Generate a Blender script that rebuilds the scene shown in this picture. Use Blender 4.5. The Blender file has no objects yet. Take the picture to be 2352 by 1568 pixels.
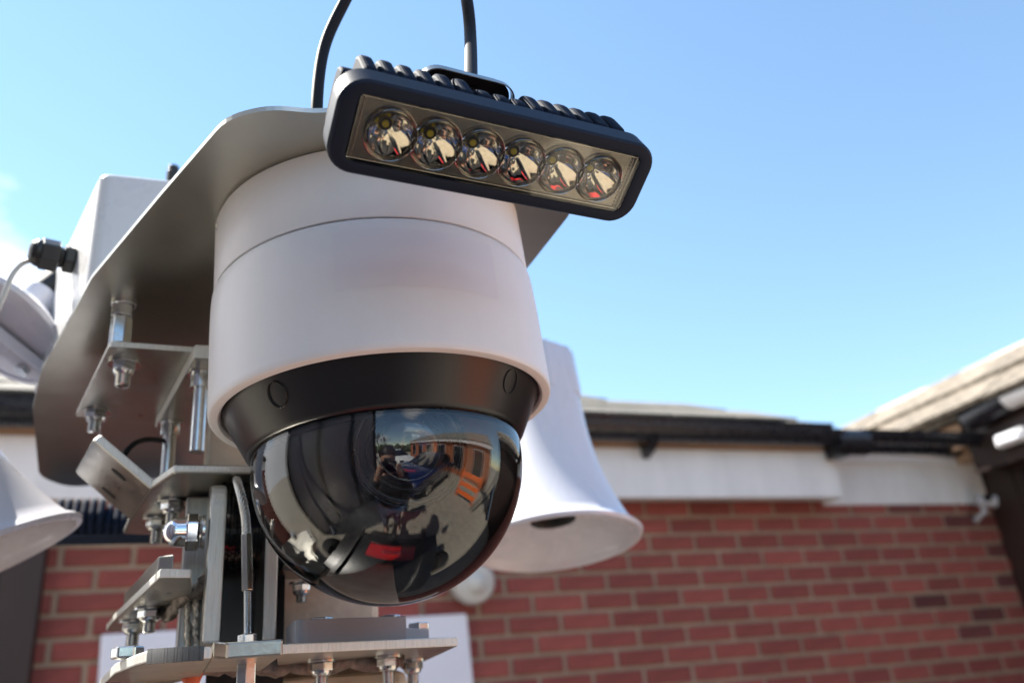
import bpy, bmesh, math, random
from mathutils import Vector, Matrix
import numpy as np
random.seed(7)
R = math.radians
scene = bpy.context.scene
C = scene.collection

# ------------------------------------------------------------------ camera
EYE = 1.6
FPX, PITCH, ROLL = 1916.1, .412054, -.0940115        # focal length in 2352-px units of the photograph
PW, PH = 2352.0, 1568.0
fwd = Vector((0, math.cos(PITCH), math.sin(PITCH)))
up0 = Vector((0, -math.sin(PITCH), math.cos(PITCH)))
rt0 = Vector((1, 0, 0))
RT = rt0*math.cos(ROLL) + up0*math.sin(ROLL)
UP = -rt0*math.sin(ROLL) + up0*math.cos(ROLL)
cd = bpy.data.cameras.new('camera')
cam = bpy.data.objects.new('camera', cd)
C.objects.link(cam)
cam.matrix_world = Matrix(((RT.x, UP.x, -fwd.x, 0), (RT.y, UP.y, -fwd.y, 0), (RT.z, UP.z, -fwd.z, EYE), (0, 0, 0, 1)))
cd.sensor_width = 36
cd.lens = FPX/PW*36
cd.clip_start = .02
cd.clip_end = 2000
cd.dof.use_dof = True
cd.dof.focus_distance = .44
cd.dof.aperture_fstop = 6.8
scene.camera = cam
scene.render.resolution_x, scene.render.resolution_y = 1024, 682

# ------------------------------------------------------------------ sky, sun, exposure
SUN_DIR = Vector((-.90, .40, 1.32)).normalized()       # towards the sun
SUN_EL = math.asin(SUN_DIR.z)
SUN_AZ = math.atan2(SUN_DIR.x, SUN_DIR.y)
w = bpy.data.worlds.new('World')
scene.world = w
w.use_nodes = True
nt = w.node_tree
nt.nodes.clear()
N = nt.nodes.new
wo = N('ShaderNodeOutputWorld'); bg = N('ShaderNodeBackground'); sky = N('ShaderNodeTexSky')
sky.sky_type = 'NISHITA'; sky.sun_disc = False
sky.sun_elevation = SUN_EL; sky.sun_rotation = SUN_AZ
sky.altitude = 0; sky.air_density = 1.0; sky.dust_density = .0; sky.ozone_density = .8
bg.inputs['Strength'].default_value = .103
tc = N('ShaderNodeTexCoord'); mp = N('ShaderNodeMapping'); mp.inputs['Scale'].default_value = (1.0, 1.0, 2.3)
mp.inputs['Location'].default_value = (5.3, 2.2, .9)
nz = N('ShaderNodeTexNoise'); nz.inputs['Scale'].default_value = 2.3; nz.inputs['Detail'].default_value = 7; nz.inputs['Roughness'].default_value = .55
cr = N('ShaderNodeValToRGB'); cr.color_ramp.elements[0].position = .62; cr.color_ramp.elements[1].position = .78
mx = N('ShaderNodeMix'); mx.data_type = 'RGBA'
mx.inputs[7].default_value = (6.5, 6.6, 6.8, 1)
nt.links.new(tc.outputs['Generated'], mp.inputs['Vector']); nt.links.new(mp.outputs[0], nz.inputs['Vector'])
sx_ = N('ShaderNodeSeparateXYZ'); nt.links.new(tc.outputs['Generated'], sx_.inputs[0])
my = N('ShaderNodeMapRange'); nt.links.new(sx_.outputs['Y'], my.inputs[0]); my.inputs[1].default_value = .25; my.inputs[2].default_value = -.35; my.inputs[3].default_value = -.08; my.inputs[4].default_value = .09
mxx = N('ShaderNodeMapRange'); nt.links.new(sx_.outputs['X'], mxx.inputs[0]); mxx.inputs[1].default_value = -.40; mxx.inputs[2].default_value = -.54; mxx.inputs[3].default_value = 0; mxx.inputs[4].default_value = .38
ad1 = N('ShaderNodeMath'); ad1.operation = 'ADD'; nt.links.new(my.outputs[0], ad1.inputs[0]); nt.links.new(mxx.outputs[0], ad1.inputs[1])
ad2 = N('ShaderNodeMath'); ad2.operation = 'ADD'; nt.links.new(ad1.outputs[0], ad2.inputs[0]); nt.links.new(nz.outputs['Fac'], ad2.inputs[1])
nt.links.new(ad2.outputs[0], cr.inputs[0]); nt.links.new(cr.outputs[0], mx.inputs[0])
tint = N('ShaderNodeMix'); tint.data_type = 'RGBA'; tint.blend_type = 'MULTIPLY'; tint.inputs[0].default_value = 1
tint.inputs[7].default_value = (.97, 1.04, 1.0, 1)
nt.links.new(sky.outputs[0], tint.inputs[6]); nt.links.new(tint.outputs[2], mx.inputs[6])
nt.links.new(mx.outputs[2], bg.inputs['Color']); nt.links.new(bg.outputs[0], wo.inputs[0])
sl = bpy.data.lights.new('sun', 'SUN'); sl.energy = 5.0; sl.angle = R(.5); sl.color = (1, .95, .86)
so = bpy.data.objects.new('sun', sl); C.objects.link(so)
so.rotation_euler = (-SUN_DIR).to_track_quat('-Z', 'Y').to_euler()
scene.view_settings.view_transform = 'Standard'
scene.view_settings.look = 'None'
scene.view_settings.exposure = 1.55
scene.view_settings.gamma = 1
scene.view_settings.use_curve_mapping = False
scene.render.engine = 'CYCLES'
cy = scene.cycles
cy.max_bounces = 12; cy.transmission_bounces = 8; cy.glossy_bounces = 5; cy.diffuse_bounces = 3; cy.transparent_max_bounces = 8
cy.use_denoising = True
cy.sample_clamp_indirect = 8

# ------------------------------------------------------------------ pixel -> place helpers (photograph coordinates, 2352 px wide)
def ray(px, py): return RT*((px-PW/2)/FPX) - UP*((py-PH/2)/FPX) + fwd
E0 = Vector((0, 0, EYE))
def onZ(px, py, z):                       # z relative to the eye
    d = ray(px, py); return d*(z/d.z) + E0
def onY(px, py, y):
    d = ray(px, py); return d*(y/d.y) + E0
def onP(px, py, pt, n):
    d = ray(px, py); return d*(((pt-E0).dot(n))/d.dot(n)) + E0

# ------------------------------------------------------------------ materials
MAT = {}
def mat(name, col, rough=.5, metal=0., var=0., vs=8., bump=0., bs=60., stretch=(1, 1, 1), rvar=0., spec=.5, coat=0., col2=None, thr=None, rnd=0.):
    m = bpy.data.materials.new(name); MAT[name] = m
    m.use_nodes = True
    t = m.node_tree; b = t.nodes['Principled BSDF']; L = t.links.new; NN = t.nodes.new
    b.inputs['Base Color'].default_value = (*col, 1); b.inputs['Roughness'].default_value = rough
    b.inputs['Metallic'].default_value = metal; b.inputs['Specular IOR Level'].default_value = spec
    b.inputs['Coat Weight'].default_value = coat; b.inputs['Coat Roughness'].default_value = .05
    co = NN('ShaderNodeTexCoord'); ma = NN('ShaderNodeMapping'); ma.inputs['Scale'].default_value = stretch
    L(co.outputs['Object'], ma.inputs['Vector'])
    src = None
    if var or col2:
        n = NN('ShaderNodeTexNoise'); n.inputs['Scale'].default_value = vs; n.inputs['Detail'].default_value = 6; n.inputs['Roughness'].default_value = .65
        L(ma.outputs[0], n.inputs['Vector'])
        r = NN('ShaderNodeValToRGB'); L(n.outputs['Fac'], r.inputs[0])
        lo, hi = (thr if thr else (.3, .7))
        r.color_ramp.elements[0].position = lo; r.color_ramp.elements[1].position = hi
        a = tuple(c*(1-var) for c in col) if not col2 else col
        z = tuple(min(1, c*(1+var)) for c in col) if not col2 else col2
        r.color_ramp.elements[0].color = (*a, 1); r.color_ramp.elements[1].color = (*z, 1)
        src = r.outputs[0]
    if rnd:
        oi = NN('ShaderNodeObjectInfo'); mr = NN('ShaderNodeMapRange'); L(oi.outputs['Random'], mr.inputs[0])
        mr.inputs[3].default_value = 1-rnd; mr.inputs[4].default_value = 1+rnd
        hs = NN('ShaderNodeHueSaturation'); L(mr.outputs[0], hs.inputs['Value'])
        if src: L(src, hs.inputs['Color'])
        else: hs.inputs['Color'].default_value = (*col, 1)
        src = hs.outputs[0]
    if src: L(src, b.inputs['Base Color'])
    if rvar:
        n = NN('ShaderNodeTexNoise'); n.inputs['Scale'].default_value = vs*2.3; n.inputs['Detail'].default_value = 5; L(ma.outputs[0], n.inputs['Vector'])
        mr = NN('ShaderNodeMapRange'); L(n.outputs['Fac'], mr.inputs[0]); mr.inputs[1].default_value = .3; mr.inputs[2].default_value = .7
        mr.inputs[3].default_value = max(.02, rough-rvar); mr.inputs[4].default_value = rough+rvar
        L(mr.outputs[0], b.inputs['Roughness'])
    if bump:
        n = NN('ShaderNodeTexNoise'); n.inputs['Scale'].default_value = bs; n.inputs['Detail'].default_value = 4; L(ma.outputs[0], n.inputs['Vector'])
        bp = NN('ShaderNodeBump'); bp.inputs['Strength'].default_value = bump; bp.inputs['Distance'].default_value = .002
        L(n.outputs['Fac'], bp.inputs['Height']); L(bp.outputs[0], b.inputs['Normal'])
    return m
mat('steel', (.46, .445, .40), .34, 1, var=.12, vs=22, bump=.10, bs=300, rvar=.07)
mat('steel_sheet', (.52, .515, .46), .32, 1, var=.06, vs=14, rvar=.025)
mat('cut_edge', (.80, .78, .71), .45, .45, var=.12, vs=90, bump=.4, bs=90, stretch=(14, 14, .6))
mat('soft_edge', (.62, .62, .58), .35, .8, var=.12, vs=60, bump=.1, bs=60)
mat('zinc', (.66, .67, .66), .2, 1, var=.08, vs=120, rvar=.08)
mat('eye_black', (.010, .009, .010), .22, 0)
mat('clamp_grey', (.36, .36, .39), .45, 0, var=.05, vs=30)
mat('brushed', (.40, .39, .37), .48, 1, bump=.25, bs=80, stretch=(10, 10, .5))
mat('lens_black', (.035, .035, .037), .3)
mat('chrome', (.82, .83, .86), .06, 1)
mat('post_steel', (.55, .46, .33), .55, .0, var=.30, vs=16, bump=.35, bs=120, col2=(.86, .80, .66), rvar=.12)
mat('weld', (.23, .19, .16), .55, .6, var=.5, vs=160, bump=1., bs=260)
mat('weld_bright', (.55, .5, .42), .35, .9, var=.4, vs=300, bump=1., bs=420)
mat('rust_paint', (.62, .13, .05), .6, 0, var=.3, vs=200)
mat('white_metal', (.87, .83, .81), .42, 0, var=.035, vs=14, bump=.05, bs=1400, rvar=.06, stretch=(1, 1, .22))
mat('white_plastic', (.74, .74, .74), .28, 0, var=.03, vs=15, rvar=.06)
mat('horn_white', (.64, .64, .70), .26, 0, var=.07, vs=9, rvar=.07, stretch=(1, 1, .2))
mat('upvc', (.72, .70, .70), .35, 0, var=.10, vs=7, stretch=(1, 1, .3))
mat('black_paint', (.012, .012, .014), .30, 0)
mat('black_plastic', (.018, .018, .018), .38, 0, rvar=.08, vs=60)
mat('black_matt', (.006, .006, .006), .6, 0)
mat('black_gloss', (.008, .008, .010), .12, 0, bump=.02, bs=60)
mat('lamp_black', (.006, .0125, .030), .52, .0, bump=.05, bs=1500, spec=.22)
mat('lamp_fin', (.006, .0125, .030), .68, 0, spec=.10)
mat('cable_black', (.006, .006, .009), .6, spec=.25)
mat('cable_grey', (.55, .55, .52), .4)
mat('rope', (.80, .79, .74), .42, .8)
mat('gutter_black', (.012, .013, .018), .3, 0, var=.2, vs=12, rvar=.1)
mat('brick', (.25, .062, .050), .85, 0, var=.22, vs=9, bump=.4, bs=70, rnd=.2)
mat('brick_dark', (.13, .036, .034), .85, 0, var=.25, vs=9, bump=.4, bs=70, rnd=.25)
mat('mortar', (.34, .26, .185), .95, 0, var=.2, vs=14, bump=.5, bs=120)
mat('roof_tile', (.17, .155, .13), .85, 0, var=.4, vs=9, bump=.6, bs=50, rnd=.15)
mat('roof_tile_pale', (.16, .135, .105), .9, 0, var=.65, vs=22, bump=.8, bs=40, rnd=.12)
mat('tan_wood', (.42, .27, .17), .6, 0, var=.15, vs=8)
mat('ridge_pale', (.50, .47, .42), .7, 0, var=.15, vs=12, bump=.4, bs=60)
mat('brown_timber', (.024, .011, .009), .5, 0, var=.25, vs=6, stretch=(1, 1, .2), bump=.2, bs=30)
mat('board_white', (.74, .75, .82), .4, 0, var=.03, vs=4)
mat('tarmac', (.30, .27, .22), .9, 0, var=.3, vs=6, bump=.8, bs=90)
mat('cabin_grey', (.42, .38, .385), .5, 0, var=.06, vs=3)
mat('car_blue', (.006, .018, .085), .25, .3, coat=1)
mat('car_white', (.75, .75, .75), .3, 0, coat=1)
mat('car_red', (.55, .008, .012), .3, 0, coat=1)
mat('car_glass', (.01, .012, .014), .04, 0)
mat('tyre', (.015, .015, .015), .8)
mat('hivis', (.95, .16, .01), .6)
mat('orange_brick', (.34, .11, .045), .85, 0, var=.25, vs=5, bump=.3, bs=40)
mat('lamp_red', (.5, .01, .01), .2)
mat('bark', (.10, .085, .07), .9, var=.3, vs=8)
mat('leaf', (.05, .07, .03), .8, var=.4, vs=8, rnd=.3)
mat('skin', (.45, .26, .19), .5)
mat('jacket', (.02, .022, .03), .8, var=.2, vs=12)
mat('jeans', (.04, .06, .12), .85, var=.2, vs=12)
mat('led_chip', (.55, .50, .04), .4)
mat('pcb', (.40, .385, .37), .2, .75, var=.15, vs=60)
mat('mirror', (.92, .91, .90), .045, 1)
mat('lens_coat', (.03, .018, .05), .05, 0, coat=1)
mat('sticker', (.85, .80, .80), .36, 0)
def glass(name, col, ior, rough=0.):
    m = bpy.data.materials.new(name); MAT[name] = m; m.use_nodes = True
    t = m.node_tree; t.nodes.clear()
    g = t.nodes.new('ShaderNodeBsdfGlass'); o = t.nodes.new('ShaderNodeOutputMaterial')
    g.inputs['Color'].default_value = (*col, 1); g.inputs['IOR'].default_value = ior; g.inputs['Roughness'].default_value = rough
    t.links.new(g.outputs[0], o.inputs[0])
glass('dome_glass', (.95, .95, .95), 1.54)
glass('clear_lens', (.97, .97, .95), 1.49)
def thin_pane(name, tintc):
    m = bpy.data.materials.new(name); MAT[name] = m; m.use_nodes = True
    t = m.node_tree; t.nodes.clear()
    a = t.nodes.new('ShaderNodeBsdfTransparent'); g = t.nodes.new('ShaderNodeBsdfGlossy'); f = t.nodes.new('ShaderNodeFresnel')
    x = t.nodes.new('ShaderNodeMixShader'); o = t.nodes.new('ShaderNodeOutputMaterial')
    a.inputs[0].default_value = (*tintc, 1); g.inputs['Roughness'].default_value = .01; f.inputs[0].default_value = 1.5
    t.links.new(f.outputs[0], x.inputs[0]); t.links.new(a.outputs[0], x.inputs[1]); t.links.new(g.outputs[0], x.inputs[2]); t.links.new(x.outputs[0], o.inputs[0])
thin_pane('cover_glass', (.95, .93, .88))

# ------------------------------------------------------------------ object helpers
WLOC = {}
def thing(name, label, cat, loc=(0, 0, 0), group=None):
    o = bpy.data.objects.new(name, None); C.objects.link(o); o.location = loc
    o.empty_display_size = .02
    WLOC[o.name] = Vector(loc); o['label'] = label; o['category'] = cat
    if group: o['group'] = group
    return o
def obj(name, bm, mats, parent=None, smooth=None, bevel=0., origin=None, seg=2):
    me = bpy.data.meshes.new(name)
    org = Vector(origin) if origin is not None else (WLOC[parent.name] if parent else Vector((0, 0, 0)))
    bmesh.ops.recalc_face_normals(bm, faces=bm.faces)
    bmesh.ops.translate(bm, verts=bm.verts, vec=-org)
    if smooth is not None:
        for f in bm.faces: f.smooth = True
    bm.to_mesh(me); bm.free()
    if smooth is not None and smooth < 179: me.set_sharp_from_angle(angle=R(smooth))
    for m in (mats if isinstance(mats, (list, tuple)) else [mats]): me.materials.append(MAT[m])
    o = bpy.data.objects.new(name, me); C.objects.link(o)
    if parent:
        o.parent = parent; o.location = org - WLOC[parent.name]
    else: o.location = org
    WLOC[o.name] = org
    if bevel:
        b = o.modifiers.new('bevel', 'BEVEL'); b.width = bevel; b.segments = seg; b.limit_method = 'ANGLE'; b.angle_limit = R(35)
    return o
def tag(o, label, cat, group=None):
    o['label'] = label; o['category'] = cat
    if group: o['group'] = group
    return o
def struct(o): o['kind'] = 'structure'; return o
def NB(): return bmesh.new()
def prism(bm, pts, vec, m0=0, m1=0):
    vec = Vector(vec)
    a = [bm.verts.new(p) for p in pts]; b = [bm.verts.new(Vector(p)+vec) for p in pts]
    n = len(pts)
    f = bm.faces.new(a); f.material_index = m0
    f = bm.faces.new(b[::-1]); f.material_index = m0
    for i in range(n):
        j = (i+1) % n
        f = bm.faces.new((a[i], b[i], b[j], a[j])); f.material_index = m1
    return bm
def box(bm, c, ax, hs, m=0):
    c = Vector(c); X, Y, Z = [Vector(a)*h for a, h in zip(ax, hs)]
    pts = [c-X-Y-Z, c+X-Y-Z, c+X+Y-Z, c-X+Y-Z]
    return prism(bm, pts, Z*2, m, m)
def basis(a):
    a = Vector(a).normalized(); h = Vector((0, 0, 1)) if abs(a.z) < .9 else Vector((0, 1, 0))
    e1 = h.cross(a).normalized(); return e1, a.cross(e1), a
def lathe(bm, prof, org, axis, seg=64, m=0, frame=None, mats=None, close=False, a0=0.):
    e1, e2, a = frame or basis(axis); org = Vector(org)
    rings = []
    for z, r in prof:
        if r < 1e-7: rings.append([bm.verts.new(org+a*z)])
        else: rings.append([bm.verts.new(org+a*z+(e1*math.cos(a0+2*math.pi*i/seg)+e2*math.sin(a0+2*math.pi*i/seg))*r) for i in range(seg)])
    ks = range(len(rings)) if close else range(len(rings)-1)
    for k in ks:
        A, B = rings[k], rings[(k+1) % len(rings)]
        for i in range(seg):
            j = (i+1) % seg
            if len(A) == 1 and len(B) == 1: continue
            if len(A) == 1: f = bm.faces.new((A[0], B[i], B[j]))
            elif len(B) == 1: f = bm.faces.new((A[i], A[j], B[0]))
            else: f = bm.faces.new((A[i], A[j], B[j], B[i]))
            f.material_index = mats[k] if mats else m
    return bm
def cyl(bm, p, q, r, seg=24, m=0, r2=None, a0=0.):
    p, q = Vector(p), Vector(q); L = (q-p).length
    return lathe(bm, [(0, 0), (0, r), (L, r if r2 is None else r2), (L, 0)], p, q-p, seg, m, a0=a0)
def hexa(bm, p, q, r, a0=0., m=0): return cyl(bm, p, q, r, 6, m, a0=a0)
def tube(bm, pts, r, seg=12, m=0, cap=True):
    pts = [Vector(p) for p in pts]; n = len(pts); rings = []
    t0 = (pts[1]-pts[0]).normalized(); e1, e2, _ = basis(t0)
    for k in range(n):
        t = (pts[min(k+1, n-1)]-pts[max(k-1, 0)]).normalized()
        e1 = (e1-t*e1.dot(t)).normalized(); e2 = t.cross(e1)
        rr = r[k] if isinstance(r, (list, tuple)) else r
        rings.append([bm.verts.new(pts[k]+(e1*math.cos(2*math.pi*i/seg)+e2*math.sin(2*math.pi*i/seg))*rr) for i in range(seg)])
    for k in range(n-1):
        for i in range(seg):
            j = (i+1) % seg
            f = bm.faces.new((rings[k][i], rings[k][j], rings[k+1][j], rings[k+1][i])); f.material_index = m
    if cap:
        bm.faces.new(rings[0][::-1]).material_index = m; bm.faces.new(rings[-1]).material_index = m
    return bm
def spline(pts, n=12):
    pts = [Vector(p) for p in pts]; out = []
    for k in range(len(pts)-1):
        a = pts[max(k-1, 0)]; b = pts[k]; c = pts[k+1]; d = pts[min(k+2, len(pts)-1)]
        for i in range(n):
            t = i/n
            out.append(.5*((2*b)+(-a+c)*t+(2*a-5*b+4*c-d)*t*t+(-a+3*b-3*c+d)*t**3))
    out.append(pts[-1]); return out
def roundpoly(pts, rad, n=5):
    pts = [Vector(p) for p in pts]; out = []; m = len(pts)
    if not isinstance(rad, (list, tuple)): rad = [rad]*m
    for i in range(m):
        a, b, c = pts[i-1], pts[i], pts[(i+1) % m]; r = rad[i]
        if r <= 0: out.append(b); continue
        u = (a-b); v = (c-b); d = min(r, u.length*.45, v.length*.45)
        p, q = b+u.normalized()*d, b+v.normalized()*d
        for k in range(n+1):
            t = k/n; out.append(p*(1-t)**2+b*2*t*(1-t)+q*t*t)
    return out
Z = Vector((0, 0, 1))
AU = R(23); U = Vector((math.cos(AU), math.sin(AU), 0)); W = Vector((-math.sin(AU), math.cos(AU), 0))   # frame of the mast head

# ================================================================== GROUND AND SETTING
bm = NB(); prism(bm, [(-60, -60, -.3), (60, -60, -.3), (60, 60, -.3), (-60, 60, -.3)], (0, 0, .3))
struct(obj('ground', bm, 'tarmac'))

# ------------------------------------------------------------------ brick building
TH = R(21.96)
WS = Vector((math.cos(TH), math.sin(TH), 0)); WN = Vector((math.sin(TH), -math.cos(TH), 0))
WO = Vector((.19360, 3.51887, .66707+EYE))            # brick joint (0,0)
def wp(s, h, out=0.): return WO + WS*s + Z*h + WN*out  # h relative to the row-0 line
BH, BW = .059, .207
bld = thing('brick_building', 'low red brick building with white eaves and black gutter behind the mast', 'building', wp(0, -WO.z))
HB = -WO.z
S0, S1 = -4.5, 2.38
bm = NB(); prism(bm, [wp(S0, HB, -.006), wp(S1, HB, -.006), wp(S1, .36, -.006), wp(S0, .36, -.006)], -WN*.25)
obj('wall', bm, 'mortar', bld)
def brick_mesh(dark=False):
    b = NB(); box(b, (0, -.045, 0), ((1, 0, 0), (0, 1, 0), (0, 0, 1)), (BW/2, .05, BH/2))
    bmesh.ops.bevel(b, geom=[e for e in b.edges if all(v.co.y > 0 for v in e.verts)], offset=.004, segments=1, affect='EDGES')
    me = bpy.data.meshes.new('brick'); bmesh.ops.recalc_face_normals(b, faces=b.faces); b.to_mesh(me); b.free()
    me.materials.append(MAT['brick_dark' if dark else 'brick']); return me
bme, bmd = brick_mesh(), brick_mesh(True)
nb = 0
lower = NB()
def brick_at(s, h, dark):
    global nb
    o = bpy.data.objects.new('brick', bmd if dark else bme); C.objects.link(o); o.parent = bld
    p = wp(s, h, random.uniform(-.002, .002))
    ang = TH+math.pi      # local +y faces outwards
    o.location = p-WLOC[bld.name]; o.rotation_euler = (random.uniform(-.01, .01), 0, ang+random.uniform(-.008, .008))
    nb += 1
SLEFT = -1.93
for k in range(-2, 32):
    off = .0 if k % 2 == 0 else .5
    for i in range(-21, 12):
        u = i+off+.5
        s = u*.225
        if s-.11 > S1 or s+.11 < S0: continue
        h = -k*.075
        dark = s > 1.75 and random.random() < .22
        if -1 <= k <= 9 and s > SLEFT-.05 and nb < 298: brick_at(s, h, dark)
        else: box(lower, wp(s, h, -.045), (WS, WN, Z), (BW/2, .05, BH/2))
lo = obj('brickwork', lower, 'brick', bld); lo['kind'] = 'stuff'
# projecting boxed eaves on the left, plain fascia on the right
fb = .085                                              # underside height
SE = 1.29                                            # end of the boxed eaves
PJ = .16
bm = NB(); prism(bm, [wp(S0, fb+.02, .01), wp(SE, fb+.02, .01), wp(SE, fb+.02, PJ-.02), wp(S0, fb+.02, PJ-.02)], Z*.012)
obj('soffit', bm, 'upvc', bld)
bm = NB(); prism(bm, [wp(S0, fb, PJ), wp(SE, fb, PJ), wp(SE, fb+.215, PJ), wp(S0, fb+.215, PJ)], -WN*.018)
obj('fascia_board', bm, 'upvc', bld, bevel=.003)
bm = NB(); prism(bm, [wp(S0, fb+.218, PJ-.004), wp(SE, fb+.218, PJ-.004), wp(SE, fb+.30, PJ-.004), wp(S0, fb+.30, PJ-.004)], -WN*.014)
obj('fascia_strip', bm, 'tan_wood', bld)
bm = NB(); prism(bm, [wp(SE, fb+.004, 0.012), wp(SE, fb+.004, PJ-.019), wp(SE, fb+.213, PJ-.019), wp(SE, fb+.213, .012)], WS*.012)
obj('box_end', bm, 'upvc', bld, bevel=.002)
bm = NB(); prism(bm, [wp(SE+.015, .085, .012), wp(S1-.02, .085, .012), wp(S1-.02, .30, .012), wp(SE+.015, .30, .012)], -WN*.01)
obj('fascia_board', bm, 'upvc', bld, bevel=.003)
bm = NB(); prism(bm, [wp(SE+.015, .290, .030), wp(S1-.18, .290, .030), wp(S1-.18, .325, .030), wp(SE+.015, .325, .030)], -WN*.016)
obj('fascia_trim', bm, 'board_white', bld, bevel=.003)
# gutters: half round, real wall thickness
def gutter(name, a, b, r, parent, m='gutter_black', n=14):
    ax = (b-a).normalized(); side = ax.cross(Z).normalized(); bm = NB()
    prof = []
    for i in range(n+1):
        t = math.pi*i/n; prof.append((math.cos(t)*r, -math.sin(t)*r))
    for i in range(n, -1, -1):
        t = math.pi*i/n; prof.append((math.cos(t)*(r-.004), -math.sin(t)*(r-.004)))
    prism(bm, [a+side*x+Z*y for x, y in prof], b-a)
    return obj(name, bm, m, parent, smooth=40)
GZ = fb+.285
gutter('gutter', wp(S0, GZ, PJ+.07), wp(SE-.02, GZ, PJ+.07), .065, bld)
gutter('gutter', wp(SE+.10, GZ+.010, PJ+.06), wp(S1-.12, GZ+.010, PJ+.06), .055, bld)
bm = NB(); cyl(bm, wp(SE-.05, GZ-.045, PJ+.07), wp(SE+.13, GZ-.045, PJ+.07), .062, 28); box(bm, wp(SE-.02, GZ-.085, PJ+.05), (WS, WN, Z), (.035, .035, .03))
obj('gutter_union', bm, 'gutter_black', bld, smooth=40)
bm = NB(); box(bm, wp(S1-.09, .37, .07), (WS, WN, Z), (.09, .06, .075)); obj('eaves_end', bm, 'tan_wood', bld, bevel=.006)
bm = NB(); prism(bm, [wp(S0, GZ+.0, PJ+.005), wp(SE, GZ+.0, PJ+.005), wp(SE, GZ+.055, PJ+.02), wp(S0, GZ+.055, PJ+.02)], WN*.03)
obj('eaves_trim', bm, 'gutter_black', bld)
bm = NB(); prism(bm, [wp(SE+.02, .327, .04), wp(S1-.02, .327, .04), wp(S1-.02, .37, .06), wp(SE+.02, .37, .06)], WN*.03)
obj('eaves_trim', bm, 'gutter_black', bld)
for s in (-3.6, -2.7, -1.8, -.9, .27):
    bm = NB(); prism(bm, [wp(s, GZ-.12, PJ), wp(s, GZ-.10, PJ+.06), wp(s, GZ-.055, PJ+.13), wp(s, GZ-.07, PJ+.04), wp(s, GZ-.05, PJ)], WS*.035)
    obj('gutter_bracket', bm, 'gutter_black', bld, bevel=.003)
# hipped tiled roof rising behind the gutter
RS = math.atan(.485)
rd = (-WN*math.cos(RS)+Z*math.sin(RS)); rn = (WN*math.sin(RS)+Z*math.cos(RS))
r0 = wp(0, .448, PJ+.0)
RL = 2.9
bm = NB(); prism(bm, [r0+WS*S0-rn*.022, r0+WS*(SE+.03)-rn*.022, r0+WS*(SE+.03-RL*math.cos(RS))-rn*.022+rd*RL, r0+WS*S0-rn*.022+rd*RL], rn*.012)
obj('roof', bm, 'roof_tile', bld)
tb = NB(); box(tb, (0, 0, 0), ((1, 0, 0), (0, 1, 0), (0, 0, 1)), (.162, .19, .006)); tme = bpy.data.meshes.new('roof_tile'); tb.to_mesh(tme); tb.free(); tme.materials.append(MAT['roof_tile'])
for c in range(8):
    for i in range(18):
        s = S0+.17+i*.33+(.165 if c % 2 else 0)
        if s+.165 > SE-(.36+c*.33)*math.cos(RS)+.30: continue
        o = bpy.data.objects.new('roof_tile', tme); C.objects.link(o); o.parent = bld
        p = r0+WS*s+rd*(.17+c*.33)+rn*(.002+random.uniform(0, .003))
        M = Matrix((( WS.x, rd.x, rn.x), (WS.y, rd.y, rn.y), (WS.z, rd.z, rn.z))) @ Matrix.Rotation(R(-1.5), 3, 'X')
        o.location = p-WLOC[bld.name]; o.rotation_euler = M.to_euler()
# dark timber door frame closing the wall at the left
bm = NB(); prism(bm, [wp(SLEFT-.02, HB, .0), wp(SLEFT-1.1, HB, .0), wp(SLEFT-1.1, -.01, .0), wp(SLEFT-.02, -.01, .0)], WN*.03)
dr = obj('door', bm, 'brown_timber', bld, bevel=.003)
for (a, b) in ((SLEFT-.13, SLEFT-.02), (SLEFT-1.1, SLEFT-.99)):
    bm = NB(); prism(bm, [wp(a, HB, .031), wp(b, HB, .031), wp(b, -.01, .031), wp(a, -.01, .031)], WN*.035); obj('door_frame', bm, 'brown_timber', dr, bevel=.004)

# ------------------------------------------------------------------ things fixed to the brick wall
bp = WO+WN*.03
bm = NB(); prism(bm, roundpoly([onP(232, 1456, bp, WN), onP(1072, 1408, bp, WN), onP(1100, 1700, bp, WN), onP(215, 1700, bp, WN)], .01), -WN*.022)
wb = obj('notice_board', bm, 'board_white', bevel=.003); tag(wb, 'blank white board mounted flat on the red brick wall behind the mast', 'board')
cl = onP(1095, 1322, WO+WN*.11, WN)
wl = thing('wall_light', 'small round white light fitting on the brick wall below the dome', 'light', cl-WN*.11)
bm = NB(); lathe(bm, [(0, 0), (0, .075), (.02, .082), (.075, .084), (.1, .07), (.108, .045), (.11, 0)], cl-WN*.11, WN+Vector((0, 0, -.25)), 36); obj('housing', bm, 'cable_grey', wl, smooth=40)
bm = NB(); lathe(bm, [(.108, 0), (.111, .04), (.125, .03), (.13, 0)], cl-WN*.11, WN+Vector((0, 0, -.25)), 30); obj('diffuser', bm, 'cable_grey', wl, smooth=60)
cp = onP(2250, 1148, WO+WN*.08, WN)
sc = thing('security_camera', 'tiny grey camera on a bracket at the right end of the white fascia', 'camera', cp)
bm = NB(); cyl(bm, cp+WS*-.02, cp+WS*.05+WN*.05-Z*.02, .03, 24); obj('housing', bm, 'clamp_grey', sc, smooth=40)
bm = NB(); cyl(bm, cp+WN*.02, cp+WN*.06, .018, 20); obj('lens', bm, 'black_gloss', sc, smooth=40)
bm = NB(); tube(bm, [cp+WN*.0-Z*.01, cp+WN*.01-Z*.06, cp-WN*.06-Z*.09], .014, 12); obj('bracket', bm, 'clamp_grey', sc, smooth=40)

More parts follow.
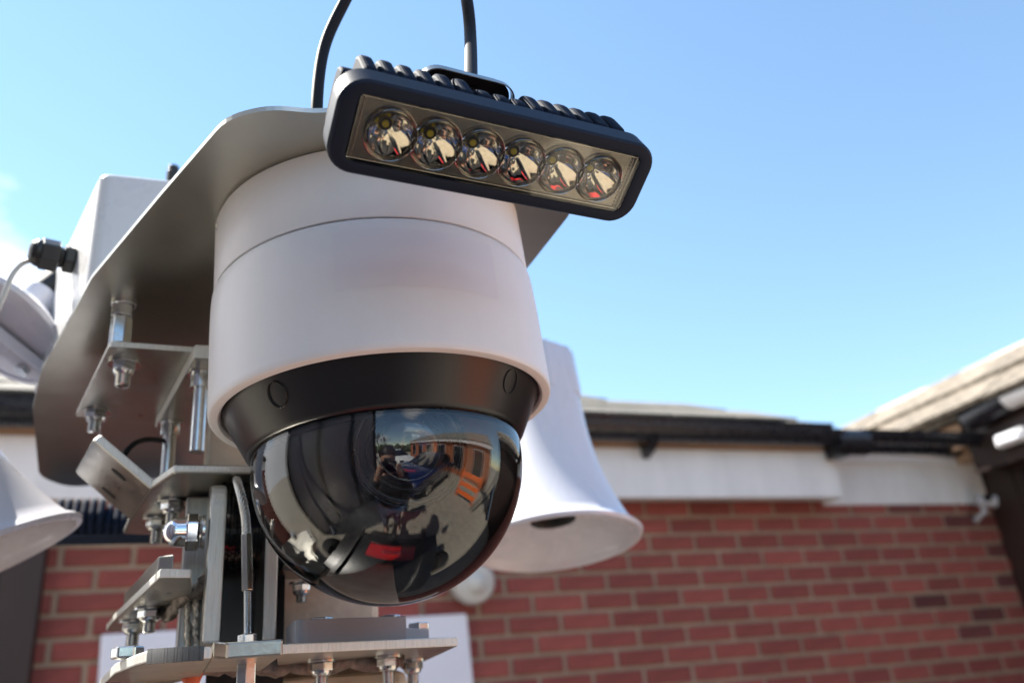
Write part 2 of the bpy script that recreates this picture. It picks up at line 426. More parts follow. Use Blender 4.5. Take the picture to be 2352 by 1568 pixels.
# ------------------------------------------------------------------ right-hand building, at a right angle to the brick wall
SR = S1
rb = thing('timber_building', 'dark brown building at far right with a pale tiled roof and grey gutter', 'building', wp(SR, HB, .5))
def rp(s, h, out): return wp(SR+s, h, out)
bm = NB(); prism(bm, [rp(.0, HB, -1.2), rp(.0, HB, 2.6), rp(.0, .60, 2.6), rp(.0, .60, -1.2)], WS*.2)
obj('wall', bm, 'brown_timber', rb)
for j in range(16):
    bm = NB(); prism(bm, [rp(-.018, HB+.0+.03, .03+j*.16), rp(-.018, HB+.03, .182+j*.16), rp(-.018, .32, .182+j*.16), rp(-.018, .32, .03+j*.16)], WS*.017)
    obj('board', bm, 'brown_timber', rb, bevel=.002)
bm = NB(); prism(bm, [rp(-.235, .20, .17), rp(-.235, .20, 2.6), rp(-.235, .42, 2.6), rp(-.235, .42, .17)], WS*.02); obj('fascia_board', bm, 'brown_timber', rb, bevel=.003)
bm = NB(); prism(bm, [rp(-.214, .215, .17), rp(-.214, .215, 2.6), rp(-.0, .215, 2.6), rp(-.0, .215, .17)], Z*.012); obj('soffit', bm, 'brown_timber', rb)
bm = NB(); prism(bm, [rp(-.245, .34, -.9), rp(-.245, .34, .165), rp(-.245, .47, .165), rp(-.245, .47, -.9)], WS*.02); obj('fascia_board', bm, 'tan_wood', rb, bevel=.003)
gutter('gutter', rp(-.30, .470, .49), rp(-.30, .470, 2.6), .055, rb, 'upvc')
bm = NB(); cyl(bm, rp(-.30, .440, .27), rp(-.30, .468, .51), .058, 28); obj('gutter_union', bm, 'gutter_black', rb, smooth=40)
lq = onP(2325, 1004, rp(-.27, 0, 0), WS)  # added white block, its colour stands in for sun glare under the gutter
bt = thing('glare_block', 'added white block standing in for sun glare on the brown fascia at the far right, under the gutter', 'light', lq)
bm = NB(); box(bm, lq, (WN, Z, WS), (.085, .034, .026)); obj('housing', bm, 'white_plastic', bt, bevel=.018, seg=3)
bm = NB(); box(bm, lq-WS*.03, (WN, Z, WS), (.065, .022, .008)); obj('diffuser', bm, 'board_white', bt, bevel=.006)  # pale front layer of the glare block, no lamp behind it
RR = R(35)
qd = (WS*math.cos(RR)+Z*math.sin(RR)); qn = (-WS*math.sin(RR)+Z*math.cos(RR)); q0 = rp(-.33, .49, 0)
bm = NB(); prism(bm, [q0+WN*-1.25-qn*.03, q0+WN*2.6-qn*.03, q0+WN*2.6-qn*.03+qd*.64, q0+WN*-1.25-qn*.03+qd*.64], qn*.02); obj('roof', bm, 'roof_tile', rb)
tb = NB(); box(tb, (0, 0, 0), ((1, 0, 0), (0, 1, 0), (0, 0, 1)), (.162, .19, .012)); tp = bpy.data.meshes.new('roof_tile'); tb.to_mesh(tp); tb.free(); tp.materials.append(MAT['roof_tile_pale'])
for c in range(2):
    for i in range(11):
        o = bpy.data.objects.new('roof_tile', tp); C.objects.link(o); o.parent = rb
        p = q0+WN*(-1.05+i*.33+(.165 if c % 2 else 0))+qd*(.15+c*.305)+qn*(.014+random.uniform(0, .006))
        M = Matrix(((WN.x, qd.x, qn.x), (WN.y, qd.y, qn.y), (WN.z, qd.z, qn.z))) @ Matrix.Rotation(R(-4), 3, 'X')
        o.location = p-WLOC[rb.name]; o.rotation_euler = M.to_euler()
for k in range(8):
    a = q0+WN*(-1.22+k*.45)+qd*.635-qn*.028; bm = NB(); cyl(bm, a, a+WN*.44, .045+.003*(k % 2), 20); obj('ridge_tile', bm, 'ridge_pale', rb, smooth=40, bevel=.004)

# ================================================================== MAST HEAD (one rigid thing)
DA = Vector((-.0478, -.0066, 1)).normalized()
De1 = Vector((0, 1, 0)).cross(DA).normalized(); De2 = DA.cross(De1); DF = (De1, De2, DA)
DO = Vector((-.0832, .493, .1756+EYE))
mh = thing('mast_bracket', 'galvanised steel mast head of bolted plates carrying the dome camera', 'mast', (-.30, .70, 0))
pp = DO+DA*.1285
def cpl(px, py): return onP(px, py, pp, DA)
def fp(x, y):  # point of the canopy plane by world x,y
    return Vector((x, y, pp.z - ((x-pp.x)*DA.x+(y-pp.y)*DA.y)/DA.z))
out = [cpl(520, 275), cpl(372, 446), cpl(210, 640), cpl(155, 745), cpl(95, 850), cpl(75, 940), cpl(90, 1095), cpl(160, 1119), fp(-.27, 1.0), fp(-.13, .86), cpl(1212, 615), cpl(1305, 497), fp(.058, .462), fp(.030, .400), fp(-.030, .362), cpl(727, 262), cpl(620, 250)]
rads = [.02, 0, .004, .004, .004, .006, .03, .02, .05, .05, .006, .004, .03, .03, .03, .015, .02]
bm = NB(); prism(bm, roundpoly(out, rads), DA*.003, 0, 1)
obj('canopy_plate', bm, ['steel_sheet', 'soft_edge'], mh)
def bolt(p, d, L=.03, r=.0045, nut=.0088, parent=mh, head=False, w=.0115, nh=.008, name='bolt'):
    """stud from p along d, with washer and nut as sub-parts"""
    d = Vector(d).normalized(); p = Vector(p)
    bm = NB(); prof = [(0, 0), (0, r)]
    n = int(L/.0011)
    for i in range(n): prof += [(L*(i+.25)/n, r*1.03), (L*(i+.75)/n, r*.90)]
    prof += [(L-.0005, r*.9), (L, r*.7), (L, 0)]
    lathe(bm, prof, p, d, 16)
    b = obj(name, bm, 'zinc', parent, smooth=30, origin=p)
    bm = NB(); lathe(bm, [(.0, r), (.0, w), (.0016, w), (.0016, r)], p+d*.0002, d, 28); obj('washer', bm, 'zinc', b, smooth=30)
    a0 = random.random()*6
    bm = NB(); hexa(bm, p+d*.0019, p+d*(.0019+nh*.62), nut, a0); lathe(bm, [(.0019+nh*.62, nut*.86), (.0019+nh*.8, nut*.80), (.0019+nh, nut*.66), (.0019+nh, r)], p, d, 24)
    obj('nut', bm, 'zinc', b, bevel=.0006)
    return b
def hexhead(p, d, r=.0095, h=.006, parent=mh):
    bm = NB(); d = Vector(d).normalized(); hexa(bm, p, Vector(p)+d*h, r, random.random()*6)
    return obj('bolt_head', bm, 'zinc', parent, bevel=.0009)
# standoff between canopy and hanger plate
sx, sy = -.281, .539
bm = NB(); hexa(bm, (sx, sy, EYE+.2615), (sx, sy, EYE+.283), .0075, .3); so_ = obj('standoff', bm, 'zinc', mh, bevel=.0006, origin=(sx, sy, EYE+.262))
bm = NB(); hexa(bm, (sx, sy, EYE+.2833), (sx, sy, EYE+.2925), .0078, .75); cyl(bm, (sx, sy, EYE+.2925), (sx, sy, EYE+.2955), .0085); obj('nut', bm, 'zinc', so_, bevel=.0005)
# hanger plate
zp = .257
hp = roundpoly([onZ(251, 795, zp), onZ(540, 815, zp), onZ(500, 975, zp), onZ(356, 968, zp), onZ(173, 956, zp)], [.004, .003, .01, .003, .005])
bm = NB(); prism(bm, hp, Z*.004, 0, 1); obj('hanger_plate', bm, ['steel', 'cut_edge'], mh)
zg = .246
gp = [onZ(445, 822, zg), onZ(540, 826, zg), onZ(480, 935, zg), onZ(434, 985, zg), onZ(356, 984, zg)]
bm = NB(); prism(bm, gp, Z*.0107, 0, 1); obj('hanger_block', bm, ['steel', 'cut_edge'], mh, bevel=.001)
bolt(onZ(286, 833, zp), -Z, .019, .0052, .0085)
bolt(onZ(222, 944, zp), -Z, .019, .0052, .0088)
for (px, py, L) in ((393, 970, .052), (464, 858, .06)):
    p = onZ(px, py, zg)
    bm = NB(); cyl(bm, p+Z*.0005, p-Z*.0015, .0105, 28); cyl(bm, p-Z*.0015, p-Z*.012, .0078, 24); cyl(bm, p-Z*.012, p-Z*L, .0052, 16)
    obj('socket_bolt', bm, 'zinc', mh, smooth=30)
bm = NB(); tube(bm, spline([onZ(395, 962, .235)+W*.06, onZ(330, 1010, .22), onZ(285, 1045, .20), onZ(240, 1060, .19)+W*.1], 10), .0022, 10); tag(obj('control_cable', bm, 'cable_black', smooth=60), 'thin black cable hanging under the hanger plate of the mast', 'cable')
# bent bracket: horizontal leaf and a wing bent upwards
zb = .160
Bn = onZ(346, 1122, zb); Bf = onZ(297, 1192, zb)
bl = [Bn, onZ(398, 1086, zb), onZ(640, 1088, zb), onZ(640, 1180, zb), onZ(470, 1215, zb), onZ(383, 1230, zb), onZ(283, 1226, zb), Bf]
bm = NB(); prism(bm, bl, Z*.0062, 0, 1); obj('bent_bracket', bm, ['steel', 'cut_edge'], mh, bevel=.0020, seg=3)
bd = (Bf-Bn).normalized(); side = bd.cross(Z)
if side.x > 0: side = -side
wd = (side*math.cos(R(40))+Z*math.sin(R(40))).normalized(); wn = bd.cross(wd).normalized()
if wn.z > 0: wn = -wn
w1 = onP(213, 1009, Bn, wn); w2 = onP(171, 1084, Bn, wn); w3 = onP(290, 1192, Bn, wn); w4 = onP(349, 1120, Bn, wn)
bm = NB(); prism(bm, roundpoly([w1, w2, Bf, Bn], [.004, .006, 0, 0]), -wn*.0062, 0, 1)
wing = obj('wing_plate', bm, ['steel', 'cut_edge'], mh, bevel=.0010)
def slot(px, py, rx=.0065, ry=.003, ang=0.):
    c = onP(px, py, Bn, wn)+wn*.0006
    wing_u = (Bn-w1).normalized(); wing_v = wn.cross(wing_u)
    a = wing_u*math.cos(ang)+wing_v*math.sin(ang); b2 = wn.cross(a); bm = NB()
    pts = [c+a*(rx*math.cos(t*math.pi/9))+b2*(ry*math.sin(t*math.pi/9)) for t in range(18)]
    prism(bm, pts, -wn*.0012, 0, 0); obj('slot', bm, 'black_matt', wing)
slot(273, 1089); slot(250, 1131)
bolt(onZ(397, 1150, .1598), -Z, .020, .0046, .0084)
bolt(onZ(362, 1190, .1598), -Z, .020, .0046, .0084)
# cheek plates with rounded heads, black pulley between them
def cheek(px, pyb, pyt, Yn, th, depth, ptop):
    a = onY(px, pyt, Yn); b = onY(px+10, pyb, Yn); zt, zb_ = a.z, b.z
    o = Vector((a.x, a.y, 0)); pts = []
    pts = [o+Z*zb_, o+W*depth+Z*zb_, o+W*depth+Z*(zt-.012)]
    pts = pts[:2]+[o+W*depth*(1+math.cos(math.pi*t/14))/2+Z*(zt-.020+.020*math.sin(math.pi*t/14)) for t in range(0, 15)]
    bm = NB(); prism(bm, pts, U*th, 0, 1); return o, zt, zb_, bm
o1, zt1, zb1, bm = cheek(487, 1476, 1092, .535, .0105, .060, 0)
obj('cheek_plate', bm, ['steel', 'cut_edge'], mh, bevel=.002)
o2, zt2, zb2, bm = cheek(612, 1470, 1150, .560, .0088, .060, 0)
obj('cheek_plate', bm, ['steel', 'cut_edge'], mh, bevel=.0015)
pc = onY(570, 1150, .60); pc = Vector((pc.x, pc.y, pc.z-.012))
bm = NB(); prof = [(-.020, 0), (-.020, .036)]
for i in range(8): prof += [(-.018+i*.0048, .037), (-.0165+i*.0048, .037), (-.016+i*.0048, .0355), (-.0138+i*.0048, .0355)]
prof += [(.021, .036), (.021, 0)]
lathe(bm, prof, pc, U, 48); obj('pulley', bm, 'black_gloss', mh, smooth=30)
bm = NB(); box(bm, onY(570, 1350, .63), (U, W, Z), (.026, .004, .068)); obj('back_plate', bm, 'black_paint', mh)
# acorn nut on the left cheek
an = onY(470, 1221, .545)
bm = NB(); prof = [(.0, .0105), (.003, .0105), (.003, .0085)]
lathe(bm, [(0, 0), (0, .0112), (.0015, .0112), (.0015, .0098), (.0032, .0104), (.0034, 0)], an, -U, 32); washer = obj('washer', bm, 'zinc', mh, smooth=30)
bm = NB(); hexa(bm, an-U*.0036, an-U*.0115, .0122, .35); obj('nut', bm, 'chrome', mh, bevel=.0012)
bm = NB(); lathe(bm, [(.011, .0098)]+[(.0165+.0093*math.sin(R(t)), .0093*math.cos(R(t))) for t in range(0, 91, 10)], an, -U, 36); obj('acorn_cap', bm, 'chrome', mh, smooth=60)
# wire rope with swaged end, threaded rod, nut and coupling
yr = .512
rp0 = [onY(543, 1100, yr+.04), onY(547, 1112, yr+.012), onY(556, 1145, yr), onY(564, 1190, yr), onY(566, 1230, yr)]
path = spline(rp0, 24)
wr = thing('wire_rope', 'twisted steel wire rope with swaged fitting beside the left of the dome', 'wire rope', path[-1])
bm = NB(); e1, e2, _ = basis(path[1]-path[0])
for s in range(6):
    pts = []
    for i, q in enumerate(path):
        t = (path[min(i+1, len(path)-1)]-path[max(i-1, 0)]).normalized(); e1 = (e1-t*e1.dot(t)).normalized(); e2 = t.cross(e1)
        a = i*.20+s*math.pi/3; pts.append(q+(e1*math.cos(a)+e2*math.sin(a))*.0018)
    tube(bm, pts, .00098, 8)
obj('strand', bm, 'rope', wr, smooth=60)
ft = onY(566, 1226, yr); fe = onY(568, 1356, yr); te = onY(568, 1456, yr)
bm = NB(); hexa(bm, ft, fe, .0036, .2); obj('swage_fitting', bm, 'steel', wr, bevel=.0005)
bm = NB(); L = (te-fe).length+.008; n = int(L/.0009); prof = [(0, 0)]
for i in range(n): prof += [(L*(i+.25)/n, .00235), (L*(i+.75)/n, .0020)]
prof += [(L, 0)]
lathe(bm, prof, fe, te-fe, 16); obj('threaded_rod', bm, 'zinc', wr, smooth=30)
bm = NB(); hexa(bm, te, onY(568, 1477, yr), .0056, .5); obj('nut', bm, 'zinc', wr, bevel=.0006)
cb = onY(567, 1512, yr)
bm = NB(); cyl(bm, cb+Z*.0005, cb-Z*.002, .0066, 24); hexa(bm, cb-Z*.002, cb-Z*.05, .0060, .25); obj('coupling', bm, 'zinc', wr, bevel=.0005)
# front foot plate under the cheeks
zf = (onY(522, 1513, .465)).z-EYE
fpn = [onZ(520, 1513, zf), onZ(650, 1504, zf), onZ(650, 1504, zf)+W*.12, onZ(490, 1508, zf)+W*.11, onZ(490, 1508, zf)+W*.007]
bm = NB(); prism(bm, fpn, Z*.0085, 0, 1); obj('foot_plate', bm, ['steel', 'steel'], mh, bevel=.0012)
# left flange with threaded-looking edge
zl = .036
fl = [onZ(336, 1522, zl), onZ(486, 1512, zl), onZ(486, 1512, zl)+W*.14, onZ(255, 1600, zl)+W*.02, onZ(228, 1580, zl), onZ(262, 1548, zl), onZ(306, 1526, zl)+W*.012]
bm = NB(); prism(bm, fl, Z*.006, 0, 1); obj('flange_plate', bm, ['steel', 'cut_edge'], mh, bevel=.001)
a = fl[0]+Z*.0030+(fl[1]-fl[0])*.02; b = fl[0]+Z*.0030+(fl[1]-fl[0])*.86
ed = (fl[1]-fl[0]).normalized(); en = Vector((ed.y, -ed.x, 0))
bm = NB(); nn = 40
for i in range(nn):
    q = a.lerp(b, i/(nn-1)); box(bm, q+en*.0004, (ed, en, Z), (.0005, .0010, .0036))
o = obj('edge_ridges', bm, 'chrome', mh); o['kind'] = 'stuff'
hexhead(onZ(290, 1508, .0425)+W*.01, Z, .0085, .006)
# right flange, grey block and bolts
zr = .0395
fr = [onZ(636, 1502, zr), onZ(1052, 1483, zr), onZ(978, 1517, zr), onZ(640, 1560, zr)]
bm = NB(); prism(bm, fr, Z*.0058, 0, 1); obj('flange_plate', bm, ['steel', 'cut_edge'], mh, bevel=.0008)
g0 = onZ(676, 1480, zr+.0062); g1 = onZ(935, 1468, zr+.0062); g2 = onZ(992, 1470, zr+.0062)
bm = NB(); prism(bm, roundpoly([g0, g1, g1+W*.05, g0+W*.05], [.008, .001, .001, .01]), Z*.0145); obj('clamp_block', bm, 'clamp_grey', mh, bevel=.0008)
bm = NB(); prism(bm, [g1+U*.0005+W*.006, g2+W*.006, g2+W*.05, g1+U*.0005+W*.05], Z*.008); obj('clamp_block', bm, 'clamp_grey', mh, bevel=.0008)
for px, py, L in ((743, 1512, .0165), (897, 1502, .0175), (963, 1508, .018)):
    p = onZ(px, py, zr)+W*(.008 if px < 950 else .02)
    bolt(p, -Z, L*1.05, .0042, .0078, w=.0098)
for px, py, wofs in ((737, 1437, .012), (895, 1431, .012), (962, 1448, .018)):
    p = onZ(px, py, zr+.0208 if px < 950 else zr+.0143)
    hexhead(Vector(p), Z, .0080, .0052)
# mast post: upper box and wider lower box
pf = onY(640, 1400, .62); 
def vbox(x0px, x1px, py, Yn, depth, z0, z1, name, m, bev=.003, th=None):
    a = onY(x0px, py, Yn); n = -W
    b = onP(x1px, py, a, n)
    bm = NB(); A = Vector((a.x, a.y, z0)); B = Vector((b.x, b.y, z0))
    prism(bm, [A, B, B+W*depth, A+W*depth], Z*(z1-z0)); return obj(name, bm, m, mh, bevel=bev)
vbox(560, 872, 1400, .655, .15, EYE+.03, EYE+.20, 'post', 'post_steel', .006)
vbox(300, 941, 1545, .60, .20, 0, EYE+.034, 'post', 'post_steel', .008)
vbox(478, 640, 1030, .615, .10, EYE+.165, EYE+.247, 'upper_post', 'post_steel', .003)
vbox(418, 500, 1300, .580, .09, EYE+.045, EYE+.158, 'channel', 'brushed', .002)
bm = NB(); box(bm, onY(712, 1322, .665)-W*.022, (U, W, Z), (.026, .02, .0025)); obj('tab', bm, 'steel', mh, bevel=.0008)
bolt(onY(692, 1336, .640), -Z, .015, .0038, .0072, w=.009)
# ear plate welded on the channel
ze = .0865
ea = [onZ(366, 1327, ze), onZ(438, 1327, ze), onZ(440, 1370, ze), onZ(330, 1450, ze), onZ(243, 1448, ze), onZ(262, 1424, ze)]
bm = NB(); prism(bm, ea, Z*.0055, 0, 1); obj('ear_plate', bm, ['steel', 'cut_edge'], mh, bevel=.0009)
bm = NB(); prism(bm, [onZ(360, 1322, ze+.006), onZ(372, 1318, ze+.006)+U*.006, onZ(300, 1400, ze+.006)+U*.012, onZ(282, 1400, ze+.006)], Z*.012); obj('ear_block', bm, 'steel', mh, bevel=.001)
bolt(onZ(345, 1395, ze), -Z, .017, .0045, .0082)
bolt(onZ(308, 1425, ze), -Z, .019, .0045, .0082)
def weld(pts, r, m, n=9):
    q = spline(pts, n); bm = NB(); tube(bm, [v+Vector((random.uniform(-1, 1), random.uniform(-1, 1), random.uniform(-1, 1)))*r*.30 for v in q], [r*random.uniform(.7, 1.25) for _ in q], 10)
    return obj('weld_bead', bm, m, mh, smooth=80)
weld([onY(474, 1322, .562), onY(462, 1350, .566), onY(430, 1365, .572), onY(405, 1395, .59), onY(385, 1412, .61)], .0045, 'weld')
weld([onY(432, 1372, .578), onY(431, 1430, .578), onY(432, 1500, .578)], .0019, 'weld_bright')
weld([onY(448, 1362, .578), onY(451, 1430, .578), onY(452, 1500, .578)], .0023, 'weld_bright')
weld([onY(330, 1545, .585), onY(430, 1530, .588), onY(600, 1532, .594), onY(760, 1525, .60), onY(930, 1515, .61)], .0055, 'weld')
bm = NB(); q = onY(438, 1552, .578); lathe(bm, [(-.006, 0), (-.004, .005), (.003, .007), (.007, .003), (.008, 0)], q, U+Z*.4, 10); obj('paint_mark', bm, 'rust_paint', mh, smooth=80)

# ================================================================== DOME CAMERA
dc = thing('dome_camera', 'large white dome security camera hanging from the steel canopy', 'camera', DO)
def dl(bm, prof, seg=128, **k): return lathe(bm, prof, DO, DA, seg, frame=DF, **k)
bm = NB(); dl(bm, [(.1282, .02), (.1282, .0990), (.1270, .1006), (.1262, .1009), (.0797, .1017), (.0790, .1013), (.0790, .02)]); obj('upper_housing', bm, 'white_metal', dc, smooth=35)
bm = NB(); dl(bm, [(.0790, .02), (.0783, .1000), (.0776, .1012), (.0765, .1020), (.0740, .1028), (.068, .1034), (.050, .1040), (.002, .1046), (-.0010, .1045), (-.0022, .1038), (-.0027, .1025), (-.0027, .0990), (-.0012, .0978), (.002, .0976), (.002, .05)]); obj('lower_housing', bm, 'white_metal', dc, smooth=35)
bm = NB(); dl(bm, [(.003, .05), (.0006, .0972), (-.0012, .0962), (-.0035, .0946), (-.0243, .0842), (-.0262, .0828), (-.0268, .0816), (-.0268, .0806), (-.02, .078), (-.01, .06)])
ring = obj('trim_ring', bm, 'black_paint', dc, smooth=35)
# recessed screw covers on the ring
def ring_pt(px, py):
    d = ray(px, py); best = None
    for i in range(60):
        z = -.0035-(.0208)*i/59; r = .0946-(.0104)*i/59
        pt = DO+DA*z; t = (pt-E0).dot(DA)/d.dot(DA); X = d*t+E0-pt
        e = abs(X.length-r)
        if best is None or e < best[0]: best = (e, d*t+E0, z)
    return best[1], best[2]
for cx_, cy_ in ((433, 303), (1735, 230)):
    V_ = ((500+cx_/2.24)*.91875, (850+cy_/2.24)*.91875); q, z = ring_pt(*V_)
    rad = (q-DO-DA*z).normalized(); nrm = (rad*.895-DA*.447).normalized(); tg = DA.cross(rad).normalized(); sl_ = nrm.cross(tg).normalized()
    bm = NB(); 
    for (r_o, r_i, h) in ((1.0, .90, .0006),):
        n = 40; pts_o = [q+tg*(.0062*math.cos(2*math.pi*i/n))+sl_*(.0075*math.sin(2*math.pi*i/n)) for i in range(n)]
        pts_i = [q+tg*(.0055*math.cos(2*math.pi*i/n))+sl_*(.0068*math.sin(2*math.pi*i/n)) for i in range(n)]
        vo = [bm.verts.new(v-nrm*.0004) for v in pts_o]; vm = [bm.verts.new((v+w_)/2+nrm*.0007) for v, w_ in zip(pts_o, pts_i)]; vi = [bm.verts.new(v-nrm*.0004) for v in pts_i]
        for i in range(n):
            j = (i+1) % n; bm.faces.new((vo[i], vo[j], vm[j], vm[i])); bm.faces.new((vm[i], vm[j], vi[j], vi[i]))
    obj('screw_cover', bm, 'black_plastic', ring, smooth=80)
for k in range(3):
    t_ = math.atan2((E0-DO).dot(De2), (E0-DO).dot(De1))+(-1.25+k*1.35)
    rad = De1*math.cos(t_)+De2*math.sin(t_); q = DO+DA*.1225+rad*.1008
    bm = NB(); lathe(bm, [(-.001, .0022), (.0002, .0026), (.0004, .0020), (.0001, .0016), (.0001, 0)], q, rad, 24); obj('grub_screw', bm, 'zinc', dc, smooth=40)
# sticker on the housing (pale, unprinted)
bm = NB(); nA, nB_ = 24, 6; g = []
ang0 = math.atan2((-DO+E0).dot(De2), (-DO+E0).dot(De1))
for j in range(nB_+1):
    z = .0335+(.036)*j/nB_; r = .1040-(z-.05)/.018*0 + .0001
    r = np.interp(z, [.002, .05, .068, .074], [.1046, .1040, .1034, .1028])+.00014
    g.append([bm.verts.new(DO+DA*z+(De1*math.cos(t)+De2*math.sin(t))*r) for t in [ang0-.20+.92*i/nA for i in range(nA+1)]])
for j in range(nB_):
    for i in range(nA): bm.faces.new((g[j][i], g[j][i+1], g[j+1][i+1], g[j+1][i]))
obj('sticker', bm, 'sticker', dc, smooth=179)
# dome bubble: a thick clear shell
zc, RD = -.0353, .0811
def shell(r, z0, sign=1):
    pr = [(z0, math.sqrt(max(0, r*r-(z0-zc)**2)))]
    t0 = math.asin(max(-1, min(1, (z0-zc)/r)))
    for i in range(1, 41):
        t = t0+(-math.pi/2-t0)*i/40; pr.append((zc+r*math.sin(t), r*math.cos(t) if i < 40 else 0))
    return pr
po = shell(RD, -.0262); pi_ = shell(RD-.0030, -.0262)
bm = NB(); dl(bm, po+pi_[::-1][1:], seg=128, close=False)
bmesh.ops.remove_doubles(bm, verts=bm.verts, dist=1e-7)
obj('dome_bubble', bm, 'dome_glass', dc, smooth=50)
# inside of the dome: black liner, pan-tilt ball and lens
bm = NB(); dl(bm, [(-.020, .0), (-.020, .0772), (-.030, .0772), (-.0300, .0)]); obj('liner', bm, 'black_matt', dc, smooth=40)
toC = (E0-(DO+DA*zc)).normalized()
ctr = DO+DA*zc
lx = (ray(930, 1090)*-1).normalized()
lx = (toC+RT*.075+UP*.01).normalized()
bc = ctr+RT*.0050+UP*.0085
RB = .0680
pr_ = [(-RB, 0)]+[(RB*math.sin(R(t)), RB*math.cos(R(t))) for t in range(-80, 66, 6)]+[(RB*.925, RB*.36), (RB*.925, 0)]
bm = NB(); lathe(bm, pr_, bc, lx, 72); obj('eyeball', bm, 'eye_black', dc, smooth=60)
lc = bc+lx*(RB*.925-.0045)
lens = None
bm = NB(); lathe(bm, [(0, .030), (.006, .030), (.0075, .0285), (.0075, .0265), (.0045, .0255), (.0045, .0215), (.0055, .021), (.0055, .0195), (.002, .019), (.002, 0)], lc, lx, 72); lens = obj('lens_barrel', bm, 'lens_black', dc, smooth=35)
bm = NB(); lathe(bm, [(.002, .0188), (.0045, .017), (.0068, .012), (.0078, .006), (.0082, 0)], lc, lx, 48); obj('lens_glass', bm, 'lens_coat', lens, smooth=80)
for k, (rr, zz) in enumerate(((.0272, .0078), (.0203, .0058), (.0150, .0062))):
    bm = NB(); lathe(bm, [(zz, rr-.0006), (zz+.0006, rr), (zz, rr+.0006)], lc, lx, 72); obj('lens_ring', bm, 'zinc', lens, smooth=80)
side_ = lx.cross(DA).normalized()
for sg in (-1, 1):
    bm = NB(); tube(bm, spline([bc+side_*sg*.040+lx*(RB*.80)+DA*.042, bc+side_*sg*.052+lx*(RB*.70)+DA*.0, bc+side_*sg*.040+lx*(RB*.80)-DA*.042], 10), .0009, 8); obj('seam_strip', bm, 'black_gloss', dc, smooth=80)

